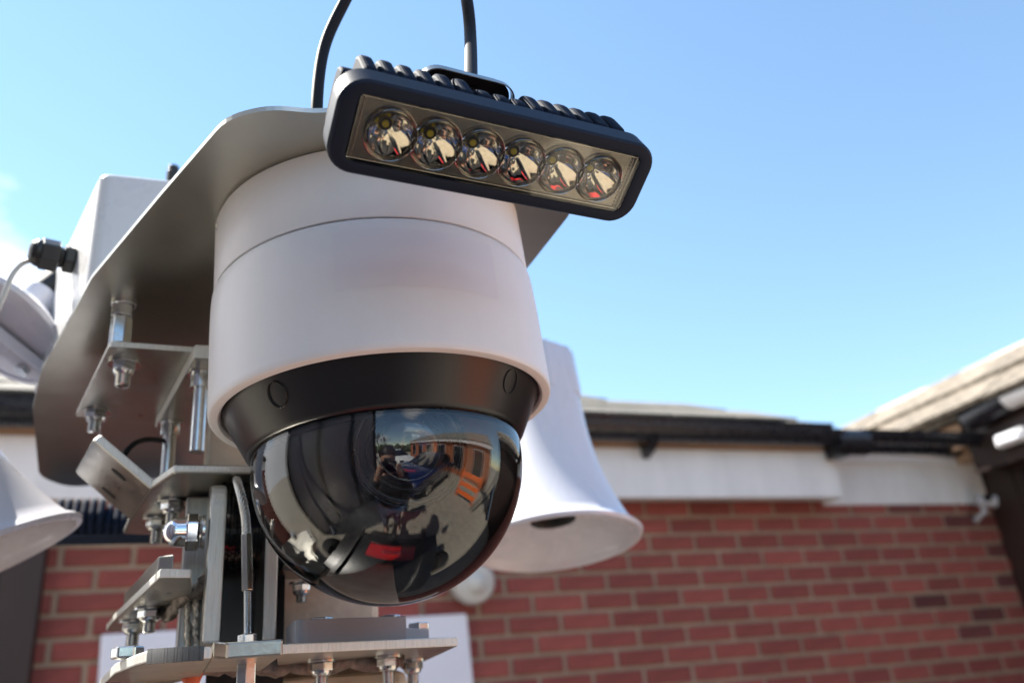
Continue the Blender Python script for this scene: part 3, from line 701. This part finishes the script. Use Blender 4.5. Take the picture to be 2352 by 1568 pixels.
# ================================================================== LED FLOODLIGHT BAR
def floodlight(origin, Rm, label, name='floodlight', cups=True):
    T = Vector(origin); X, Y, ZZ = [Vector((Rm[0][i], Rm[1][i], Rm[2][i])) for i in range(3)]
    def P(x, y, z): return T + X*x + Y*y + ZZ*z
    t = thing(name, label, 'floodlight', T)
    Wd, Hd = .079, .0215
    def rr(w, h, rad, y, n=8):
        pts = []
        for cx, cz, a0 in ((w-rad, h-rad, 0), (-w+rad, h-rad, 90), (-w+rad, -h+rad, 180), (w-rad, -h+rad, 270)):
            for i in range(n+1):
                a = R(a0+90*i/n); pts.append(P(cx+rad*math.cos(a), y, cz+rad*math.sin(a)))
        return pts
    def loft(rings, cap0=True, cap1=True):
        bm = NB(); vs = [[bm.verts.new(p) for p in r] for r in rings]
        for a, b in zip(vs[:-1], vs[1:]):
            n = len(a)
            for i in range(n): bm.faces.new((a[i], a[(i+1) % n], b[(i+1) % n], b[i]))
        if cap0: bm.faces.new(vs[0][::-1])
        if cap1: bm.faces.new(vs[-1])
        return bm
    r = .0125
    bm = loft([rr(Wd-.0085, Hd-.0062, .004, .0140), rr(Wd-.0082, Hd-.0060, .004, -.0006), rr(Wd-.0055, Hd-.0035, .008, -.0010), rr(Wd-.0012, Hd-.0010, r-.001, -.0004), rr(Wd, Hd, r, .0010), rr(Wd, Hd, r, .0135), rr(Wd-.0015, Hd-.0015, r-.001, .0150), rr(Wd-.002, Hd-.002, r-.001, .0160)])
    body = obj('body', bm, 'lamp_black', t, smooth=35)
    bm = loft([rr(Wd-.003, Hd-.006, .012, .0161), rr(Wd-.003, Hd-.006, .012, .024)]); obj('heat_sink_base', bm, 'lamp_black', t, smooth=35)
    nf = 17
    for i in range(nf):
        x = -Wd+.0060+i*(2*Wd-.012)/(nf-1); mid = abs(i-8) <= 1
        dep = .041 if not mid else .032
        if i in (0, nf-1): dep = .030
        hh = Hd-.0002 if 0 < i < nf-1 else Hd-.004
        prof = [(.0162, -hh), (dep-.010, -hh), (dep-.003, -hh+.004), (dep, -hh+.012), (dep, hh-.010), (dep-.002, hh-.002), (dep-.008, hh), (.0162, hh)]
        bm = NB(); prism(bm, roundpoly([P(x-.0034, y, z) for y, z in prof], .003, 3), X*.0068); obj('fin', bm, 'lamp_fin', t, bevel=.0022, seg=3)
    if cups:
        zc_ = -.0003; pitch = .02125; fx, fz = Wd-.0092, Hd-.0068; ns = 48
        bmt = NB(); yt = .0020; rh = .0103
        for k in range(6):
            cx = (k-2.5)*pitch; x0 = cx-pitch/2 if k else -fx; x1 = cx+pitch/2 if k < 5 else fx
            ci = []; ri = []
            for i in range(ns):
                a = 2*math.pi*i/ns; dx, dz = math.cos(a), math.sin(a)
                ci.append(bmt.verts.new(P(cx+rh*dx, yt, zc_+rh*dz)))
                tx = ((x1-cx) if dx > 0 else (x0-cx))/dx if abs(dx) > 1e-9 else 1e9; tz = ((fz-zc_) if dz > 0 else (-fz-zc_))/dz if abs(dz) > 1e-9 else 1e9
                tt = max(min(tx, tz), rh*1.002); ri.append(bmt.verts.new(P(cx+tt*dx, yt, zc_+tt*dz)))
            for i in range(ns):
                j2 = (i+1) % ns; bmt.faces.new((ci[i], ci[j2], ri[j2], ri[i]))
        obj('reflector_tray', bmt, 'pcb', t)
        for k in range(6):
            cx = (k-2.5)*pitch; c = P(cx, .0022, zc_)
            bm = NB(); lathe(bm, [(.0002, .0119), (.0016, .0122), (.0022, .0118), (.0024, .0106), (.0016, .0103), (.0002, .0104)], c, -Y, 48, close=True); obj('collimator', bm, 'clear_lens', t, smooth=50)
            bm = NB(); lathe(bm, [(.0022, .0114), (.0029, .0118), (.0022, .0122), (.0015, .0118)], c, -Y, 56, close=True); obj('cup_rim', bm, 'mirror', t, smooth=80)
            # faceted mirror cone
            bm = NB(); e1_, e2_, a_ = basis(-Y); prof = [(.0014, .0103), (-.001, .0098), (-.004, .0086), (-.0075, .0064), (-.0095, .0046), (-.0112, .0027)]
            rings = []
            for zz, rr0 in prof:
                rings.append([bm.verts.new(c+a_*zz+(e1_*math.cos(2*math.pi*i/60)+e2_*math.sin(2*math.pi*i/60))*rr0*(1+.016*math.cos(7*2*math.pi*i/60))) for i in range(60)])
            for A_, B_ in zip(rings[:-1], rings[1:]):
                for i in range(60): bm.faces.new((A_[i], A_[(i+1) % 60], B_[(i+1) % 60], B_[i]))
            obj('reflector_cup', bm, 'mirror', t, smooth=60)
            bm = NB(); lathe(bm, [(-.0113, 0), (-.0113, .0032), (-.0109, .0032), (-.0109, 0)], c, -Y, 24); obj('chip_seat', bm, 'black_plastic', t, smooth=60)
            bm = NB(); lathe(bm, [(-.0109, 0.0016), (-.0100, .0015), (-.0097, .0008), (-.0096, 0)], c, -Y, 24); obj('led_chip', bm, 'led_chip', t, smooth=60)
        for (xa, za, xb, zb2) in ((-fx, fz-.0006, fx, fz-.0006), (-fx, -fz+.0006, fx, -fz+.0006), (-fx+.0004, -fz, -fx+.0004, fz), (fx-.0004, -fz, fx-.0004, fz)):
            bm = NB(); tube(bm, [P(xa, .0012, za), P(xb, .0012, zb2)], .0004, 8); obj('frame_strip', bm, 'mirror', t, smooth=80)
        for sx_ in (-1, 1):
            bm = NB()
            for i in range(15):
                bmesh.ops.create_icosphere(bm, subdivisions=1, radius=.0007, matrix=Matrix.Translation(P(sx_*(fx-.0022), .0016, -fz+.002+i*(2*fz-.004)/14)))
            obj('beading', bm, 'mirror', t, smooth=90)
        bm = loft([rr(Wd-.0086, Hd-.0063, .0038, -.0004), rr(Wd-.0086, Hd-.0063, .0038, .0002)]); obj('cover_glass', bm, 'cover_glass', t)
    return t, P, (X, Y, ZZ)
Rled = [[.8856, -.2368, .3996], [.4645, .4412, -.7678], [.0055, .8656, .5007]]
fl1, FP, (FX, FY, FZ) = floodlight((.0031, .3194, .2321+EYE), Rled, 'black finned floodlight bar with six reflector cups above the white dome camera')
# stainless mounting strap behind it
bm = NB(); c0 = FP(-.008, .046, .0085); 
so1 = []; 
w_, h_ = .0255, .012
outer = roundpoly([c0-FX*w_-FZ*h_, c0+FX*w_-FZ*h_, c0+FX*w_+FZ*h_, c0-FX*w_+FZ*h_], [.002, .002, .012, .012], 8)
inner = [c0+(p-c0)*.965 for p in outer]
n = len(outer); vo = [bm.verts.new(p) for p in outer]; vi = [bm.verts.new(p) for p in inner]; vo2 = [bm.verts.new(p+FY*.0045) for p in outer]; vi2 = [bm.verts.new(p+FY*.0045) for p in inner]
for i in range(n):
    j = (i+1) % n
    bm.faces.new((vo[i], vo[j], vi[j], vi[i])); bm.faces.new((vo2[i], vi2[i], vi2[j], vo2[j])); bm.faces.new((vo[i], vo2[i], vo2[j], vo[j])); bm.faces.new((vi[i], vi[j], vi2[j], vi2[i]))
obj('mounting_strap', bm, 'steel', fl1, smooth=40)
bm = NB(); prism(bm, [c0+(p-c0)*.93+FY*.004 for p in outer], FY*.004); obj('strap_plate', bm, 'black_paint', fl1)
# power cable looping up out of the light
cb0 = FP(-.0105, .030, .010)
pc_ = spline([cb0, onY(1081, 100, .370), onY(1072, 0, .372), onY(1045, -120, .375), onY(960, -190, .385), onY(860, -120, .395), onY(794, 0, .40), onY(745, 110, .402), onY(728, 240, .398), onY(738, 340, .40)], 16)
bm = NB(); tube(bm, pc_, .0036, 28); tag(obj('power_cable', bm, 'cable_black', smooth=80), 'thick black cable looping up from the back of the floodlight out of frame', 'cable')

# second bar, seen from its back, far left
f2 = onY(268, 1222, 1.03)
R2 = [[-U.x, -W.x, 0], [-U.y, -W.y, 0], [0, 0, 1]]
tl = R(-35)
Yb = (-W*math.cos(tl)+Z*math.sin(tl)*-1).normalized(); Xb = -U; Zb = Xb.cross(Yb)
R2 = [[Xb.x, Yb.x, Zb.x], [Xb.y, Yb.y, Zb.y], [Xb.z, Yb.z, Zb.z]]
floodlight(f2, R2, 'dark floodlight bar seen from its finned back below the left of the canopy', cups=False)

# ================================================================== JUNCTION BOX WITH CABLE GLAND
jz0, jz1 = .300, .416
jn = onZ(232, 395, jz1); jr = onZ(470, 420, jz1); jf = onZ(113, 655, jz1)
JU = Vector((jr.x-jn.x, jr.y-jn.y, 0)).normalized(); JW = Vector((jf.x-jn.x, jf.y-jn.y, 0)); JL = JW.length; JW.normalize()
jb = thing('junction_box', 'white plastic junction box standing on the canopy plate, its left side sunlit', 'junction box', (jn.x, jn.y, jz0+EYE))
A = Vector((jn.x, jn.y, jz0+EYE+.001))
pts = roundpoly([A, A+JU*.13, A+JU*.13+JW*JL, A+JW*JL], .009, 6)
bm = NB(); prism(bm, pts, Z*(jz1-jz0-.001)); obj('enclosure', bm, 'white_plastic', jb, smooth=40, bevel=.003)
gd = Z.cross(JW).normalized()
if gd.x > 0: gd = -gd
gc = onP(172, 598, A, gd)
gl = None
bm = NB(); hexa(bm, gc+gd*.0005, gc+gd*.0085, .0125, .4); cyl(bm, gc+gd*.0085, gc+gd*.012, .0085, 28)
gl = obj('cable_gland', bm, 'black_plastic', jb, bevel=.0012)
bm = NB(); hexa(bm, gc+gd*.012, gc+gd*.026, .0135, .2); lathe(bm, [(.026, .0118), (.029, .0110), (.0325, .0085), (.034, .0055), (.034, 0)], gc, gd, 32); obj('dome_nut', bm, 'black_plastic', gl, bevel=.0012)
g1_ = gc+gd*.034
dd = (g1_-E0).length/ray(85, 592).length
def along(px, py, k): return E0+ray(px, py)*k
cab = spline([gc+gd*.028, along(88, 592, dd), along(52, 605, dd), along(28, 632, dd*.99), along(10, 675, dd*.98), along(-25, 760, dd*.97), along(-60, 860, dd*.97)], 10)
bm = NB(); tube(bm, cab, .0021, 12); tag(obj('thin_cable', bm, 'cable_grey', smooth=80), 'thin pale grey cable curving down from the gland on the junction box', 'cable')
at_ = onY(398, 395, .80)
bm = NB(); cyl(bm, at_-Z*.12, at_+Z*.0, .0072, 24); cyl(bm, at_+Z*.0003, at_+Z*.007, .0062, 24); tag(obj('antenna', bm, 'black_plastic', smooth=40, bevel=.0008), 'short black antenna stub rising behind the canopy beside the junction box', 'antenna')

# ================================================================== HORN LOUDSPEAKERS
def horn(c, axis, rm, L, rb_, label, name='horn_speaker', ridges=True, bar=False):
    """c: centre of the mouth, axis: from the mouth back to the driver"""
    ax = Vector(axis).normalized(); fr = basis(ax); c = Vector(c)
    t = thing(name, label, 'loudspeaker', c)
    pr = []
    for i in range(25):
        u = i/24; r_ = rb_*.96+(rm-rb_*.96)*(1-u)**2.6; pr.append((L*.80*u, r_))
    ot = [(-.001, rm+.004), (-.003, rm+.003), (-.003, rm-.001)]
    inn = [(.004, rm-.004)]+[(.004+.024*math.sin(math.pi/2*i/12), (rm-.004)+(.0215-rm+.004)*i/12) for i in range(1, 13)]+[(.030, .0200), (.075, .0180), (.075, 0)]
    bm = NB(); lathe(bm, [(pr[-1][0], pr[-1][1]*.5)]+pr[::-1][:-1]+[(.004, rm+.002), (.001, rm+.005)]+ot+inn[:], c, ax, 72, frame=fr,
                     mats=[0]*(1+len(pr)-1+2+len(ot)+len(inn)-5)+[1]*6)
    obj('bell', bm, ['horn_white', 'black_matt'], t, smooth=50)
    bm = NB(); n = 48; z0, z1 = L*.74, L
    e1, e2, _ = fr
    rings = []
    for zz, k in ((z0-.002, .93), (z0+.010, .955), (z1-.004, .93), (z1, .90)):
        rings.append([bm.verts.new(c+ax*zz+(e1*math.cos(2*math.pi*i/n)+e2*math.sin(2*math.pi*i/n))*rb_*k*(1+(.06 if (i//4) % 2 and ridges else 0))) for i in range(n)])
    for a, b in zip(rings[:-1], rings[1:]):
        for i in range(n): bm.faces.new((a[i], a[(i+1) % n], b[(i+1) % n], b[i]))
    bm.faces.new(rings[-1]); bm.faces.new(rings[0][::-1])
    obj('driver_cover', bm, 'horn_white', t, smooth=30)
    if bar:
        v = (Vector(bar)-ax*Vector(bar).dot(ax)).normalized(); s = ax.cross(v)
        bm = NB(); prism(bm, [c-v*rm*.98-s*.009-ax*.004, c+v*rm*.96-s*.009-ax*.004, c+v*rm*.96+s*.009-ax*.004, c-v*rm*.98+s*.009-ax*.004], -ax*.012); obj('bracket_bar', bm, 'horn_white', t, bevel=.002)
        bm = NB(); hexa(bm, c+v*rm*.62-ax*.016, c+v*rm*.62-ax*.022, .0065, .3); obj('bolt_head', bm, 'zinc', t, bevel=.0007)
        bm = NB(); cyl(bm, c-v*rm*.3-ax*.016, c-v*rm*.3-ax*.05, .022, 40); obj('inner_cone', bm, 'horn_white', t, smooth=40, bevel=.003)
        bm = NB(); lathe(bm, [(-.001, 0), (-.001, rm-.002), (.001, rm-.002), (.001, 0)], c, ax, 48); obj('dish', bm, 'horn_white', t, smooth=40)
    return t
hd = 1.0
def img_axis(px, py, dx, dy, k):
    """axis leaning k into the view, the rest along the picture direction dx, dy (down positive)"""
    v = ray(px, py).normalized(); r_ = (RT-v*RT.dot(v)).normalized(); u_ = r_.cross(v)
    if u_.dot(UP) < 0: u_ = -u_
    d = (r_*dx-u_*dy).normalized(); return v*k+d*math.sqrt(1-k*k)
hm = onY(1278, 1247, hd)
horn(hm, Vector((-.035, .14, 1)), .0985, .250, .060, 'white horn loudspeaker hanging mouth down to the right of the dome', ridges=True)
h2 = onY(-107, 1312, .70)
horn(h2, img_axis(-60, 1296, -.454, -.89, .15), .0985, .255, .056, 'white horn loudspeaker cut off by the left edge, mouth pointing down', ridges=True)
h3 = onY(8, 757, .66)
horn(h3, img_axis(8, 757, .74, -.67, .52), .0580, .050, .022, 'small white horn speaker at left edge with sunlit face and bolted bar', ridges=False, bar=tuple(img_axis(8, 757, .85, .53, .0)))

# ================================================================== WHAT STANDS BEHIND THE PHOTOGRAPHER (mirrored in the dome)
cn = thing('site_cabin', 'tall grey site cabin behind the photographer, mirrored in the dome', 'cabin', (-1.2, -1.2, 0))
ca, cb_ = Vector((-1.75, .10, 0)), Vector((-.16, -2.3, 0)); cu = (cb_-ca).normalized(); cnn = Vector((cu.y, -cu.x, 0))
if cnn.dot(Vector((1, .4, 0))) < 0: cnn = -cnn
bm = NB(); prism(bm, [ca, cb_, cb_-cnn*2.2, ca-cnn*2.2], Z*3.6); obj('wall', bm, 'cabin_grey', cn)
for k in (0, .30, .62, .985):
    q = ca.lerp(cb_, k); bm = NB(); box(bm, q+cnn*.02+Z*1.8, (cu, cnn, Z), (.05, .03, 1.8)); obj('post', bm, 'black_paint', cn, bevel=.005)
def car(x, y, rot, m, label):
    t = thing('parked_car', label, 'car', (x, y, 0)); cr_, sr = math.cos(rot), math.sin(rot)
    def Q(a, b, c): return Vector((x+a*cr_-b*sr, y+a*sr+b*cr_, c))
    low = [(-2.1, .35), (-2.15, .6), (-2.05, .92), (-1.5, 1.0), (.9, .98), (1.75, .86), (2.08, .68), (2.12, .35)]
    bm = NB(); rings = []
    for yy, s in ((-.86, .97), (-.80, 1.0), (.80, 1.0), (.86, .97)):
        rings.append([bm.verts.new(Q(a*s, yy, c)) for a, c in low])
    for A_, B_ in zip(rings[:-1], rings[1:]):
        for i in range(len(low)): bm.faces.new((A_[i], A_[(i+1) % len(low)], B_[(i+1) % len(low)], B_[i]))
    bm.faces.new(rings[0]); bm.faces.new(rings[-1][::-1])
    obj('body', bm, m, t, bevel=.04, seg=3, smooth=60)
    cabp = [(-1.95, .98), (-1.55, 1.40), (-1.0, 1.50), (-.1, 1.48), (.35, 1.36), (1.0, .98)]
    for nm, mm, dy, sc_, cut in (('windows', 'car_glass', .74, 1.0, 0), ('roof', m, .60, .86, 1)):
        bm = NB(); rr_ = []
        for yy, k in ((-dy, 1), (dy, 1)):
            rr_.append([bm.verts.new(Q(a*(1 if not cut else .9)-(.03 if cut else 0), yy*(1 if c < 1.2 else .84), c*(1 if not cut else 1)+(.012 if cut else 0))) for a, c in (cabp if not cut else cabp[1:5])])
        A_, B_ = rr_
        for i in range(len(A_)): bm.faces.new((A_[i], A_[(i+1) % len(A_)], B_[(i+1) % len(A_)], B_[i]))
        bm.faces.new(A_); bm.faces.new(B_[::-1]); obj(nm, bm, mm, t, bevel=.02)
    for wx in (-1.35, 1.3):
        for s in (-1, 1):
            bm = NB(); cyl(bm, Q(wx, s*.68, .32), Q(wx, s*.88, .32), .32, 32); wh = obj('wheel', bm, 'tyre', t, smooth=40, bevel=.02)
            bm = NB(); cyl(bm, Q(wx, s*.86, .32), Q(wx, s*.885, .32), .20, 10); obj('rim', bm, 'zinc', wh)
    for s in (-1, 1):
        bm = NB(); box(bm, Q(2.05, s*.62, .68), (Vector((cr_, sr, 0)), Vector((-sr, cr_, 0)), Z), (.06, .16, .06)); obj('headlight', bm, 'chrome', t, bevel=.02)
        bm = NB(); box(bm, Q(-2.1, s*.66, .78), (Vector((cr_, sr, 0)), Vector((-sr, cr_, 0)), Z), (.05, .12, .08)); obj('tail_light', bm, 'lamp_red', t, bevel=.02)
car(2.6, -2.3, R(165), 'car_blue', 'dark blue parked car right of the photographer, mirrored in the dome')
car(1.9, -6.6, R(80), 'car_white', 'white parked car beyond the blue one, mirrored in the dome')
car(-1.6, -11, R(95), 'car_white', 'white car parked farthest away across the yard, mirrored in the dome')
tl_ = thing('mast_trailer', 'low black trailer the mast stands on, mirrored in the dome', 'trailer', (-.3, .8, 0))
bm = NB(); prism(bm, [Vector((-.3, .8, .42))+U*a+W*b for a, b in ((-.75, -.75), (.75, -.75), (.75, .9), (-.75, .9))], Z*.08); obj('deck', bm, 'black_paint', tl_, bevel=.01)
for a in (-.5, .0, .5):
    bm = NB(); box(bm, Vector((-.3, .8, .53))+U*a, (U, W, Z), (.03, .85, .03)); obj('rail', bm, 'black_plastic', tl_, bevel=.006)
for sg in (-1, 1):
    q = Vector((-.3, .8, .30))+U*.86*sg
    bm = NB(); cyl(bm, q-U*.09, q+U*.09, .30, 32); wh = obj('wheel', bm, 'tyre', tl_, smooth=40, bevel=.02)
    bm = NB(); cyl(bm, q-U*.094, q+U*.094, .17, 24); obj('rim', bm, 'zinc', wh, bevel=.01)
bm = NB(); box(bm, Vector((-.3, .8, .36))-W*1.3, (U, W, Z), (.04, .7, .04)); obj('drawbar', bm, 'black_paint', tl_, bevel=.006)
rx = thing('toolbox', 'red metal toolbox lying on the trailer deck, mirrored low in the dome', 'toolbox', (-.08, .42, .565))
bm = NB(); box(bm, (-.08, .42, .68), (U, W, Z), (.24, .09, .11)); bx = obj('box', bm, 'car_red', rx, bevel=.02)
bm = NB(); box(bm, (-.08, .42, .81), (U, W, Z), (.25, .10, .02)); obj('lid', bm, 'car_red', rx, bevel=.012)
bm = NB(); tube(bm, [Vector((-.08, .42, .83))+U*a+Z*b for a, b in ((-.1, 0), (-.09, .05), (.09, .05), (.1, 0))], .009, 10); obj('handle', bm, 'chrome', rx, smooth=60)
# brick terrace to the right
tr = thing('brick_terrace', 'long orange brick terrace with white fascia, mirrored in the dome', 'building', (5.2, -3, 0))
bm = NB(); prism(bm, [(5.2, 1.6, 0), (6.2, -12, 0), (10, -12, 0), (10, 1.6, 0)], Z*2.5); obj('wall', bm, 'orange_brick', tr)
bm = NB(); prism(bm, [(5.0, 1.7, 2.45), (6.0, -12.1, 2.45), (6.05, -12.1, 2.45), (5.05, 1.7, 2.45)], Z*.22); obj('fascia_board', bm, 'upvc', tr)
bm = NB(); prism(bm, [(4.95, 1.7, 2.70), (7.6, 1.7, 3.9), (7.6, 1.7, 3.8), (5.05, 1.7, 2.66)], Vector((1.0, -13.8, 0))); obj('roof', bm, 'roof_tile', tr)
for k in range(6):
    y0 = .9-k*2.1; x0 = 5.2-(y0-1.6)*.0735
    bm = NB(); box(bm, (x0-.0, y0-.6, 1.35), (Vector((.0735, -1, 0)).normalized(), Vector((1, .0735, 0)).normalized(), Z), (.55, .03, .85)); f_ = obj('window', bm, 'cabin_grey', tr, bevel=.01)
    bm = NB(); box(bm, (x0-.035, y0-.6, 1.35), (Vector((.0735, -1, 0)).normalized(), Vector((1, .0735, 0)).normalized(), Z), (.49, .01, .79)); obj('pane', bm, 'car_glass', f_)
# orange barrier
br = thing('safety_barrier', 'orange plastic safety barrier beside the blue car, mirrored in the dome', 'barrier', (2.9, .2, 0))
for sg in (-.55, .55):
    bm = NB(); box(bm, (2.9+sg*.1, .2+sg, .6), ((1, 0, 0), (0, 1, 0), (0, 0, 1)), (.03, .04, .6)); obj('post', bm, 'hivis', br, bevel=.01)
for zz in (.25, .62, 1.0):
    bm = NB(); box(bm, (2.9, .2, zz), (Vector((.1, 1, 0)).normalized(), Vector((1, -.1, 0)).normalized(), Z), (.58, .02, .09)); obj('rail', bm, 'hivis', br, bevel=.01)
# bare tree in the distance
def tree(x, y, h, label, seed):
    rng = random.Random(seed); t = thing('bare_tree', label, 'tree', (x, y, 0), 'bare trees across the yard')
    bm = NB()
    def branch(p, d, L, r, dep):
        q = p+d*L; tube(bm, [p, p.lerp(q, .5)+Vector((rng.uniform(-1, 1), rng.uniform(-1, 1), 0))*L*.06, q], [r, r*.85, r*.65], 5, cap=False)
        if dep == 0: return
        for _ in range(3 if dep > 1 else 4):
            nd = (d+Vector((rng.uniform(-1, 1), rng.uniform(-1, 1), rng.uniform(-.2, .7)))*.75).normalized(); branch(q, nd, L*rng.uniform(.6, .8), r*.6, dep-1)
    branch(Vector((x, y, 0)), Z, h*.3, h*.03, 5); obj('branches', bm, 'bark', t)
for i, (x, y, h) in enumerate(((.5, -26, 8), (3.6, -30, 7), (-3, -28, 7.5))):
    tree(x, y, h, ('tallest bare tree across the yard, mirrored in the dome', 'bare tree right of the tallest across the yard, mirrored in the dome', 'bare tree left of the tallest across the yard, mirrored in the dome')[i], i)
bm = NB(); rng = random.Random(3)
for i in range(260):
    a = rng.uniform(-16, 16); bmesh.ops.create_icosphere(bm, subdivisions=1, radius=rng.uniform(.5, 1.3), matrix=Matrix.Translation((a, -24+rng.uniform(-1, 1), rng.uniform(.2, 2.0))))
hg = obj('hedge', bm, 'leaf', smooth=60); hg['kind'] = 'stuff'; hg['label'] = 'dark hedge along the far side of the yard, mirrored in the dome'

# the photographer, mirrored small in the dome
def skin(name, joints, bones, m, parent, sub=2):
    me = bpy.data.meshes.new(name); org = WLOC[parent.name]; ks = list(joints)
    me.from_pydata([tuple(Vector(joints[k][0])-org) for k in ks], [(ks.index(a), ks.index(b)) for a, b in bones], [])
    me.materials.append(MAT[m]); o = bpy.data.objects.new(name, me); C.objects.link(o); o.parent = parent; WLOC[o.name] = org
    md = o.modifiers.new('skin', 'SKIN'); md.use_smooth_shade = True
    for i, k in enumerate(ks):
        r = joints[k][1]; me.skin_vertices[0].data[i].radius = (r, r) if not isinstance(r, tuple) else r
    me.skin_vertices[0].data[0].use_root = True
    sb = o.modifiers.new('sub', 'SUBSURF'); sb.levels = sub; sb.render_levels = sub
    return o
pr = thing('person', 'person in a dark jacket and jeans holding a camera, mirrored tiny in the dome', 'person', (.05, -.32, 0))
J = {'pel': ((.05, -.34, .93), (.15, .11)), 'sp': ((.05, -.33, 1.12), (.135, .10)), 'ch': ((.045, -.30, 1.32), (.16, .115)), 'nk': ((.035, -.26, 1.47), .058), 'hb': ((.025, -.215, 1.56), .07), 'hm': ((.02, -.20, 1.64), (.078, .095)), 'ht': ((.02, -.205, 1.71), .065)}
B = [('pel', 'sp'), ('sp', 'ch'), ('ch', 'nk'), ('nk', 'hb'), ('hb', 'hm'), ('hm', 'ht')]
for n_, sg in (('l', -1), ('r', 1)):
    J[n_+'s'] = ((.045+sg*.18, -.29, 1.39), .062); J[n_+'e'] = ((.04+sg*.25, -.20, 1.17), .045); J[n_+'w'] = ((.01+sg*.095, -.07, 1.50), .028); J[n_+'p'] = ((.008+sg*.075, -.052, 1.555), (.026, .020))
    J[n_+'h'] = ((.05+sg*.09, -.34, .88), .095); J[n_+'k'] = ((.06+sg*.11, -.30, .48), .062); J[n_+'a'] = ((.06+sg*.13, -.36, .09), .042); J[n_+'t'] = ((.06+sg*.15, -.20, .04), .038)
    B += [('ch', n_+'s'), (n_+'s', n_+'e'), (n_+'e', n_+'w'), (n_+'w', n_+'p'), ('pel', n_+'h'), (n_+'h', n_+'k'), (n_+'k', n_+'a'), (n_+'a', n_+'t')]
    for f_, (dx, dy, dz) in enumerate(((-.006, .018, .020), (-.002, .022, .032), (.004, .020, .042), (.010, .014, .050), (-.028, .002, .006))):
        L_ = (.9, 1.05, 1.0, .8, .8)[f_]
        J[f'{n_}f{f_}'] = ((.008+sg*(.075+dx), -.052+dy*.6, 1.555+dz*.7), .0085); J[f'{n_}g{f_}'] = ((.008+sg*(.060+dx-.012*L_), -.050+dy, 1.560+dz), .0075)
        B += [(n_+'p', f'{n_}f{f_}'), (f'{n_}f{f_}', f'{n_}g{f_}')]
skin('body', J, B, 'skin', pr)
def sub_(keys, k, m, name):
    j = {q: (J[q][0], tuple(v*k for v in J[q][1]) if isinstance(J[q][1], tuple) else J[q][1]*k) for q in keys}
    skin(name, j, [(a, b) for a, b in B if a in j and b in j], m, pr)
sub_(['pel', 'sp', 'ch', 'nk', 'ls', 'le', 'lw', 'rs', 're', 'rw'], 1.32, 'jacket', 'jacket')
sub_(['pel', 'lh', 'lk', 'la', 'rh', 'rk', 'ra'], 1.12, 'jeans', 'trousers')
bm = NB(); bmesh.ops.create_uvsphere(bm, u_segments=20, v_segments=12, radius=.088, matrix=Matrix.Translation((.02, -.222, 1.672)) @ Matrix.Diagonal((.92, 1.05, .9, 1))); obj('hair', bm, 'black_matt', pr, smooth=80)
hc = thing('handheld_camera', 'black camera held up to the face of the person, mirrored tiny in the dome', 'camera', (0, -.06, 1.6))
bm = NB(); box(bm, (0, -.068, 1.585), ((1, 0, 0), (0, 1, 0), (0, 0, 1)), (.062, .026, .042)); box(bm, (0, -.07, 1.638), ((1, 0, 0), (0, 1, 0), (0, 0, 1)), (.025, .022, .0105)); obj('body', bm, 'black_plastic', hc, bevel=.005)
bm = NB(); lathe(bm, [(0, 0), (0, .033), (.028, .033), (.030, .030), (.0300, .024), (.026, .022), (.026, 0)], (0, -.0415, 1.585), (0, 1, 0), 40); obj('lens', bm, 'black_gloss', hc, smooth=35)
